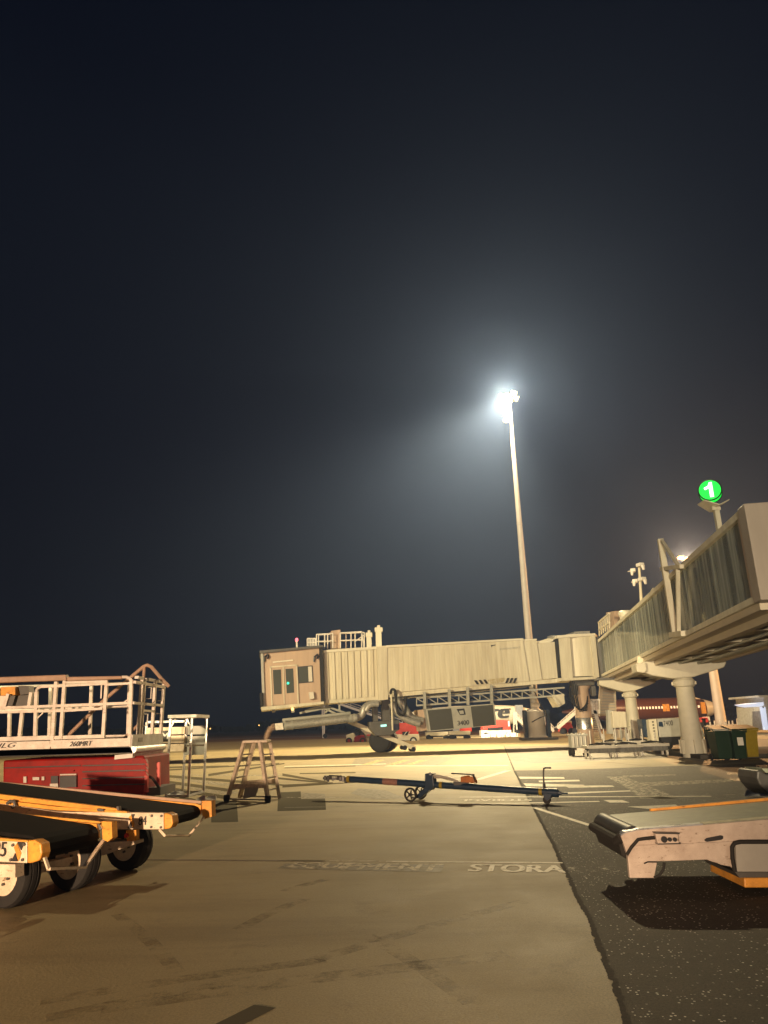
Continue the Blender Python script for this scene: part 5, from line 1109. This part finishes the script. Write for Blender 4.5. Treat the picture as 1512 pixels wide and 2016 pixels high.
# baggage tractor
pl = bp(71); q = pl.p(712, 1462)
tg = thing("baggage_tractor", (q.x, q.y, 0), "small white nosed baggage tractor with dark red body beyond the bridge wheels", "tractor")
b = far(MB(), pl, [(681, 1447), (694, 1443), (697, 1446), (700, 1459), (682, 1459)], 1.5); b.build("bonnet", m_plane1, tg, bev=.05)
b = far(MB(), pl, [(696, 1452), (704, 1448), (716, 1447), (722, 1460), (696, 1461)], 1.5); b.build("body", m_red, tg, bev=.05)
b = far(MB(), pl, [(710, 1437), (733, 1442), (740, 1452), (738, 1459), (724, 1459), (718, 1446)], 1.5); b.build("rear_deck", m_beltp, tg, bev=.05)
b = far(MB(), pl, [(722, 1446), (732, 1446), (732, 1448.5), (722, 1448.5)], .1, -.1); b.build("stripe", m_redb, tg)
b = far(MB(), pl, [(699, 1440), (706, 1436), (711, 1440), (708, 1448), (700, 1448)], .7, .4); b.build("driver_seat", m_black, tg)
b = MB(); b.tube(pl.ps([(702, 1443), (699, 1437), (704, 1435)], .3), .05, 6); b.build("steering_wheel", m_black, tg)
for x in (687, 714): disc(pl, x, 1458.5, .30, .3, -.1).build("wheel", m_black, tg); disc(pl, x, 1458.5, .14, .1, -.12).build("rim", m_red, tg)
for x in (703, 735): disc(pl, x, 1458.5, .25, .3, 1.1).build("wheel", m_black, tg)
# red canopy truck
pl = bp(70); q = pl.p(800, 1458)
va = thing("red_canopy_truck", (q.x, q.y, 0), "white truck with red rounded canopy just right of the bridge wheels", "truck")
far(MB(), pl, [(776, 1424), (800, 1423), (815, 1425), (822, 1430), (824, 1446), (776, 1446)], 1.8).build("canopy", m_redb, va, bev=.08)
far(MB(), pl, [(750, 1446), (825, 1445), (826, 1458), (750, 1458)], 1.9, -.05).build("body", m_plane1, va, bev=.05)
far(MB(), pl, [(792, 1441), (805, 1440), (802, 1448), (792, 1447)], .1, -.12).build("window", g_dark, va)
for x in (758, 814): w = disc(pl, x, 1458, .33, .25, -.15).build("wheel", m_black, va); disc(pl, x, 1458, .19, .05, -.17).build("rim", m_white, w)
b = MB(); b.bar(pl.p(776, 1448, -.2), pl.p(800, 1458, -.2), .08); b.bar(pl.p(795, 1448, -.2), pl.p(801, 1440, -.2), .06); b.bar(pl.p(803, 1448, -.2), pl.p(807, 1440, -.2), .06); b.build("tail_frame", m_white, va)
# flat trolley train
def cart(Y, x0, x1, y0, yw, label, red=False):
    pl = bp(Y); q = pl.p((x0 + x1) / 2, yw); t = thing("baggage_cart", (q.x, q.y, 0), label, "baggage cart", "baggage carts beyond the bridge")
    far(MB(), pl, [(x0, y0), (x1, y0 - 1.5), (x1, y0 + 6), (x0, y0 + 6.5)], 1.6).build("deck", m_plane1, t)
    far(MB(), pl, [(x0 + 1, y0 + 6), (x1 - 1, y0 + 5.5), (x1 - 4, y0 + 9), (x0 + 4, y0 + 9)], 1.4, .1).build("underframe", m_dgrey, t)
    for x in (x0 + 6, x1 - 8): disc(pl, x, yw - 4, .27, .2, -.08).build("wheel", m_black, t); disc(pl, x + 4, yw - 4, .25, .2, 1.3).build("wheel", m_black, t)
    b = MB(); b.bar(pl.p(x0, y0 + 6, .8), pl.p(x0 - 12, y0 + 9, .8), .06); b.build("drawbar", m_yell, t)
    if red: far(MB(), pl, [(x0 + (x1 - x0) * .55, y0 - 8), (x1 + 2, y0 - 9), (x1 + 3, y0), (x0 + (x1 - x0) * .55, y0)], 1.0, .2).build("load", m_redb, t)
    return t
cart(76, 838, 886, 1442, 1456, "long white flat baggage cart under the 3400 unit")
cart(74, 884, 926, 1440, 1456, "white flat baggage cart with red load behind the right half of the 3400 unit", True)
pl = bp(80); q = pl.p(975, 1450)
vn = thing("red_van", (q.x, q.y, 0), "bright red van with white lower body parked at the nose stairs of the white jet", "van")
far(MB(), pl, [(950, 1419), (960, 1417), (985, 1417), (1001, 1418), (1005, 1427), (1006, 1438), (950, 1438)], 2.0).build("body", m_redb, vn, bev=.1)
far(MB(), pl, [(948, 1438), (1007, 1437), (1006, 1449), (948, 1450)], 2.0, -.02).build("lower_body", m_plane1, vn, bev=.05)
far(MB(), pl, [(960, 1433), (990, 1431), (990, 1437), (960, 1438)], .1, -.06).build("window", g_dark, vn)
far(MB(), pl, [(1000, 1420), (1003, 1420), (1004, 1430), (1001, 1430)], .1, -.06).build("side_lamp", m_white, vn)
for x in (957, 994): w = disc(pl, x, 1449, .36, .25, -.12).build("wheel", m_black, vn); disc(pl, x, 1449, .2, .05, -.14).build("rim", m_grey, w)
q = pl.p(985, 1451, -3); b = MB()
for i in range(9): b.box((q.x - 1.6 + i * .42, q.y + random.uniform(-.3, .3), .12 + random.random() * .12), (.5, .5, .25 + random.random() * .2), random.random())
o = b.build("wrapped_bundle", m_white); o['label'] = "low white wrapped bundle lying on the ground before the red van"; o['category'] = "bundle"
# white jet behind
pl = bp(95); q = pl.p(990, 1440)
a1 = thing("airliner", (q.x, q.y, 0), "white airliner with black lettering on the fuselage parked behind the boarding bridge", "airliner")
ctr = pl.p(960, 1406); nz_ = pl.p(1066, 1412); R_ = (pl.p(960, 1386).z - pl.p(960, 1427).z) / 2
b = MB(); L0 = pl.p(806, 1400).x + 6; xs = []
prof = [(.6, L0 - nz_.x - 6), (R_ * .8, L0 - nz_.x - 4), (R_, L0 - nz_.x), (R_, -6.2), (R_ * .97, -5), (R_ * .88, -3.4), (R_ * .70, -2.0), (R_ * .48, -.9), (R_ * .25, -.25), (.05, 0)]
b.lathe((nz_.x, 96, ctr.z - .15), [(r, z) for r, z in prof], axis=(1, 0, 0), seg=36); fz = b.build("fuselage", m_plane1, a1, True)
o = V((pl.p(931, 1414).x, 96 - R_ - .06, pl.p(960, 1413).z)); text("re", V((pl.p(968, 1413).x - .3, 96 - R_ - .12, pl.p(980, 1414).z)), (1, 0, 0), UP, 1.15, m_label, fz, 2.4, shear=.2, bold=.06)
b = MB(); b.box((pl.p(998, 1402).x, 96 - R_ - .05, pl.p(998, 1396).z), (.9, .12, .14)); b.build("dash_mark", m_label, fz)
b = MB(); b.box((pl.p(1022, 1405).x, 96 - R_ * .96, pl.p(1022, 1404).z), (1.0, .3, 2.0)); b.each("door", m_galv, fz)
b = MB()
for k in range(3): b.box((pl.p(1040, 1402).x + k * .8, 96 - R_ * .93, pl.p(1035, 1400).z), (.34, .25, .44))
b.each("window", g_dark, fz)
b = MB(); b.poly([V((pl.p(846, 1).x, 97, 2.0)), V((pl.p(900, 1).x, 97, 2.0)), V((pl.p(860, 1).x, 113, 2.4)), V((pl.p(845, 1).x, 113, 2.4))], V((0, 0, .3))); b.build("wing", m_plane1, a1)
for x in (900, 1040):
    b = MB(); g_ = pl.p(x, 1440); b.cyl((g_.x, 96, .5), (g_.x, 96, 3), .12); b.cyl((g_.x, 95.7, .5), (g_.x, 96.3, .5), .5, seg=16); b.build("landing_gear", m_dgrey, a1)
# mobile stairs near the white jet
def mstair(Y, pts, label, m_, n=12, rail=9, grp="mobile stairs near the white jet"):
    """pts: foot px, head px (bottom of steps and top)"""
    pl = bp(Y); (x0, y0), (x1, y1) = pts; q = pl.p(x0, y0); t = thing("mobile_stairs", (q.x, q.y, 0), label, "stairs", grp)
    b = MB()
    for off in (0, 1.5): b.bar(pl.p(x0, y0, off), pl.p(x1, y1, off), .14, .30)
    for i in range(n): f = (i + .5) / n; a = pl.p(x0 + (x1 - x0) * f, y0 + (y1 - y0) * f, 0); b.bar(a, a + V((0, 1.5, 0)), .35, .06)
    b.build("flight", m_, t)
    b = MB()
    for off in (-.02, 1.52):
        for hh in (rail, rail * .5): b.bar(pl.p(x0, y0 - hh, off), pl.p(x1, y1 - hh, off), .06)
        for i in range(7): f = i / 6; x, y = x0 + (x1 - x0) * f, y0 + (y1 - y0) * f; b.bar(pl.p(x, y, off), pl.p(x, y - rail, off), .05)
    b.build("handrail", m_, t)
    b = MB(); s = 1 if x1 > x0 else -1
    b.bar(pl.p(x1, y1, .7), pl.p(x1 + s * 8, y1, .7), .2, 1.4); b.bar(pl.p(x1 + s * 2, y1, .1), V((pl.p(x1 + s * 2, y1).x, Y + .1, 0)), .15); b.bar(pl.p(x1 + s * 6, y1, 1.3), V((pl.p(x1 + s * 6, y1).x, Y + 1.3, 0)), .15)
    b.build("support_frame", m_, t)
    b = MB()
    for x in (x0 + (x1 - x0) * .3, x1): g_ = pl.p(x, 1440); b.cyl((g_.x, Y, .3), (g_.x, Y + .2, .3), .3, seg=14)
    b.build("wheel", m_black, t); return t
m_stair = mat("warm_stair_paint", (.62, .54, .42), .5, var=.1)
m_lil = mat("lilac_white_stair_paint", (.78, .76, .86), .45, var=.05)
mstair(88, ((1090, 1440), (1064, 1412)), "pale mobile stairs rising left to the white jet's front door right of the mast foot", m_stair)
mstair(86, ((1046, 1440), (1018, 1414)), "mobile stairs with wide flight just left of the mast foot", m_stair)
mstair(84, ((1098, 1434), (1132, 1404)), "mobile stairs rising to the right towards the rotunda column", m_stair)
mstair(100, ((792, 1428), (640, 1376)), "long lilac white mobile stairs seen through the gap under the bridge cab", m_lil, 22, 10)
pl = bp(86); q = pl.p(1120, 1445)
eq = thing("service_vehicle", (q.x, q.y, 0), "low red and cream service vehicle parked under the right hand mobile stairs", "service vehicle")
far(MB(), pl, [(1107, 1424), (1124, 1422), (1130, 1437), (1130, 1441), (1104, 1441)], 1.6).build("body", m_redb, eq, bev=.08)
far(MB(), pl, [(1110, 1420), (1126, 1419), (1126, 1425), (1110, 1426)], 1.4, .1).build("cab", m_plane1, eq, bev=.08)
for x in (1110, 1126): disc(pl, x, 1440, .4, .3, -.1).build("wheel", m_black, eq)
# dark jet at the right
pl = bp(128); q = pl.p(1340, 1425)
a2 = thing("airliner", (q.x, q.y, 0), "dark liveried airliner with a row of lit cabin windows parked beyond the right pier", "airliner")
nose = pl.p(1429, 1402); R2 = 2.0; zc = pl.p(1340, 1396).z
b = MB(); Lw_ = pl.p(1180, 1400).x - nose.x
b.lathe((nose.x, 130, zc), [(.2, Lw_ - 6), (R2 * .9, Lw_ + 2), (R2, Lw_ + 6), (R2, -6), (R2 * .93, -4.4), (R2 * .8, -3), (R2 * .58, -1.5), (R2 * .32, -.5), (.05, 0)], axis=(1, 0, 0), seg=36); fz2 = b.build("fuselage", m_plane2, a2, True)
b = MB(); x = pl.p(1250, 1398).x; k = 0
while x < pl.p(1384, 1390).x:
    if not (pl.p(1304, 1).x < x < pl.p(1319, 1).x): b.box((x, 130 - R2 * .985, zc + .35), (.27, .12, .40))
    x += .53; k += 1
b.each("window_row", e_win, fz2)
b = MB()
for xx in (1308, 1315): b.box((pl.p(xx, 1394).x, 130 - R2 * .98, zc + .3), (.55, .16, 1.2))
b.box((pl.p(1385, 1394).x, 130 - R2 * .96, zc + .1), (.75, .3, 1.9)); b.each("door", m_orange, fz2)
b = MB(); b.lathe((nose.x, 129.97, zc + .02), [(R2 * .80, -2.95), (R2 * .62, -1.7), (R2 * .33, -.5), (.06, .03)], axis=(1, 0, 0), seg=30); b.build("nose_cone", m_plane1, fz2, True)
b = MB(); b.lathe((nose.x - 5.2, 129.9, zc + 1.15), [(.2, -1.8), (.75, -1.4), (.95, -.5), (.9, .8), (.6, 1.8), (.1, 2.4)], axis=(1, 0, 0), seg=24); b.build("cockpit_crown", m_plane1, fz2, True)
b = MB()
for k in range(3): b.box((nose.x - 5.4 + k * .95, 130 - 1.18 + k * .1, zc + 1.22), (.7, .4, .38))
b.each("cockpit_window", g_dark, fz2)
b = MB(); b.poly([V((pl.p(1250, 1).x, 129, zc - .6)), V((pl.p(1290, 1).x, 129, zc - .6)), V((pl.p(1318, 1).x, 112, zc - .7)), V((pl.p(1300, 1).x, 112, zc - .7))], V((0, 0, .25))); b.build("wing", m_plane1, a2)
b = MB(); g_ = pl.p(1398, 1); b.cyl((g_.x, 130, .4), (g_.x, 130, zc - 1.2), .12); b.cyl((g_.x, 129.8, .4), (g_.x, 130.2, .4), .4, seg=14); g_ = pl.p(1290, 1); b.cyl((g_.x, 130, .5), (g_.x, 130, zc - 1.2), .15); b.cyl((g_.x, 129.6, .5), (g_.x, 130.4, .5), .5, seg=14); b.build("landing_gear", m_dgrey, a2)
b = MB(); b.lathe((pl.p(1302, 1).x, 118, 1.6), [(.8, 0), (1.15, .5), (1.1, 2.5), (.6, 3.4)], axis=(1, 0, 0), seg=20); b.build("engine", m_redb, a2, True)
lamp("jet_apron_floodlight", 'SPOT', (46, 104, 15), 9000, (1.0, .55, .25), .4, (54, 130, 3), 85, .6)
# small service objects in the far right
pl = bp(100); q = pl.p(1390, 1430)
rt_ = thing("red_tender", (q.x, q.y, 0), "red ground tender standing under the nose of the dark jet", "service vehicle")
far(MB(), pl, [(1378, 1413), (1394, 1413), (1396, 1425), (1380, 1425)], 2).build("body", m_redb, rt_, bev=.08); far(MB(), pl, [(1391, 1411), (1397, 1411), (1399, 1419), (1393, 1419)], 1.5, .2).build("cab", m_white, rt_, bev=.05)
for x in (1383, 1394): disc(pl, x, 1427, .35, .3, -.1).build("wheel", m_black, rt_)
def cone(x, y, Y, h, label, m_, k=[0]):
    g_ = P(x, y, Y); c = V((g_.x, g_.y, 0)); t = thing("marker_post", c, label, "marker post", "pale marker posts on the far apron")
    b = MB(); b.lathe(c, [(.16, .05), (.13, .1), (.09, h), (.03, h + .03)], seg=12); b.build("stem", m_, t, True); b = MB(); b.box(c + UP * .03, (.5, .5, .06)); b.build("foot", m_dgrey, t)
    return t
cl = ["pale marker post farthest left, near the grey cart", "second pale marker post from the left, left of the far mast", "pale marker post just right of the far mast foot", "short pale marker post close to the right of the far mast", "pale marker post fourth from the right in the cluster by the far mast", "pale marker post in the middle of the cluster under the dark jet's nose", "pale marker post near the right end of the cluster", "tall pale marker post at the right end of the cluster above the yellow bin", "lone cone shaped marker in the dark grass left of the small white building", "lone cone shaped marker next to the small white building"]
for i, (x, y, h) in enumerate(((1399, 1429, .85), (1408, 1430, .95), (1420, 1429, 1.0), (1427, 1427, .8), (1430, 1427, .9), (1436, 1427, .9), (1443, 1427, .9), (1453, 1429, 1.15), (1482, 1426, .8), (1497, 1424, .7))):
    cone(x, y, 92 if i < 8 else 104, h, cl[i], m_jlgw)
# low barrier rail behind the posts
pl = bp(91); q = pl.p(1430, 1430); bt = thing("barrier_rail", (q.x, q.y, 0), "low pale barrier rail linking the marker posts by the far mast", "barrier")
b = MB(); b.bar(pl.p(1392, 1429), pl.p(1450, 1427), .3, .2); b.build("beam", m_jlgw, bt)
b = MB()
for x in (1394, 1422, 1449): a_ = pl.p(x, 1428); b.bar(V((a_.x, a_.y, 0)), V((a_.x, a_.y, a_.z)), .15)
b.build("foot", m_dgrey, bt)
# small lit building at the right edge
pl = bp(62); q = pl.p(1520, 1440); sh = thing("small_white_building", (q.x, q.y, 0), "small bluish white lit building with flat canopies beyond the bins", "building")
far(MB(), pl, [(1503, 1372), (1560, 1372), (1560, 1437), (1509, 1437)], 5).build("wall", m_white, sh)
b = MB(); far(b, pl, [(1493, 1369), (1560, 1367), (1560, 1371), (1494, 1373)], 5.5, -.4); b.build("roof", m_white, sh)
b = MB(); far(b, pl, [(1478, 1386), (1503, 1382.5), (1504, 1388), (1500, 1391), (1488, 1389.5)], 3, -1.0); b.build("canopy", e_shed, sh)
b = MB(); far(b, pl, [(1500, 1392), (1507, 1392), (1513, 1437), (1507, 1437)], .4, -.2); b.build("lit_column", e_shed, sh)
far(MB(), pl, [(1501.5, 1390), (1503.5, 1390), (1504, 1394), (1502, 1394)], .1, -.25).build("window", g_dark, sh)
# dark tree belt on the horizon, and scattered far lamps
b = MB(); Yt = 420
for i in range(2600):
    px = random.uniform(-200, 1700); Yt = random.uniform(380, 460)
    g_ = P(px, 1420, Yt); hh = (10 + 6 * math.sin(px * .013) + 4 * math.sin(px * .05)) * (1.0 if px > 1100 else .32); z = random.uniform(0, 1) ** .7 * hh
    s = random.uniform(.8, 2.2); a = random.uniform(0, PI); d_ = V((math.cos(a), math.sin(a), 0)) * s
    c = V((g_.x, g_.y, z)); b.poly([c - d_ - UP * s * .6, c + d_ - UP * s * .4, c + d_ * .7 + UP * s * .8, c - d_ * .6 + UP * s * .6])
o = b.build("distant_trees", mat("night_foliage", (.04, .055, .03), .9, var=.3)); o['kind'] = 'stuff'; o['label'] = "dark belt of distant trees along the horizon"; o['category'] = "trees"
for i, (x, y, lb) in enumerate(((414, 1437.5, "tiny distant lamp just right of the work stand's top"), (510, 1431, "tiny distant lamp on the horizon below the cab's left corner"), (544, 1441, "tiny distant lamp under the duct hose end"))):
    Y = 330; c = P(x, y - 3, Y); c.z = max(c.z, 1.2); t = thing("distant_lamp", (c.x, c.y, 0), lb, "lamp", "tiny lamps on the horizon")
    b = MB(); b.cyl((c.x, c.y, 0), (c.x, c.y, c.z), .1, seg=8); b.each("post", m_dgrey, t); b = MB(); b.ball(c, .28); b.build("globe", e_lens2, t)

# ================================================================== NIGHT HAZE
b = MB(); b.box((20, 190, 24.5), (640, 560, 51)); hz = b.build("haze", m_white); hz['kind'] = 'stuff'; hz['label'] = "thin night haze glowing round the mast lamps"; hz['category'] = "haze"
HM = bpy.data.materials.new("night_haze"); HM.use_nodes = True; n = HM.node_tree.nodes; l = HM.node_tree.links; n.clear()
out = n.new("ShaderNodeOutputMaterial"); pv = n.new("ShaderNodeVolumePrincipled"); pv.inputs["Color"].default_value = (.31, .47, .95, 1); pv.inputs["Density"].default_value = .0012; pv.inputs["Anisotropy"].default_value = .55
l.new(pv.outputs[0], out.inputs["Volume"]); hz.data.materials.clear(); hz.data.materials.append(HM)
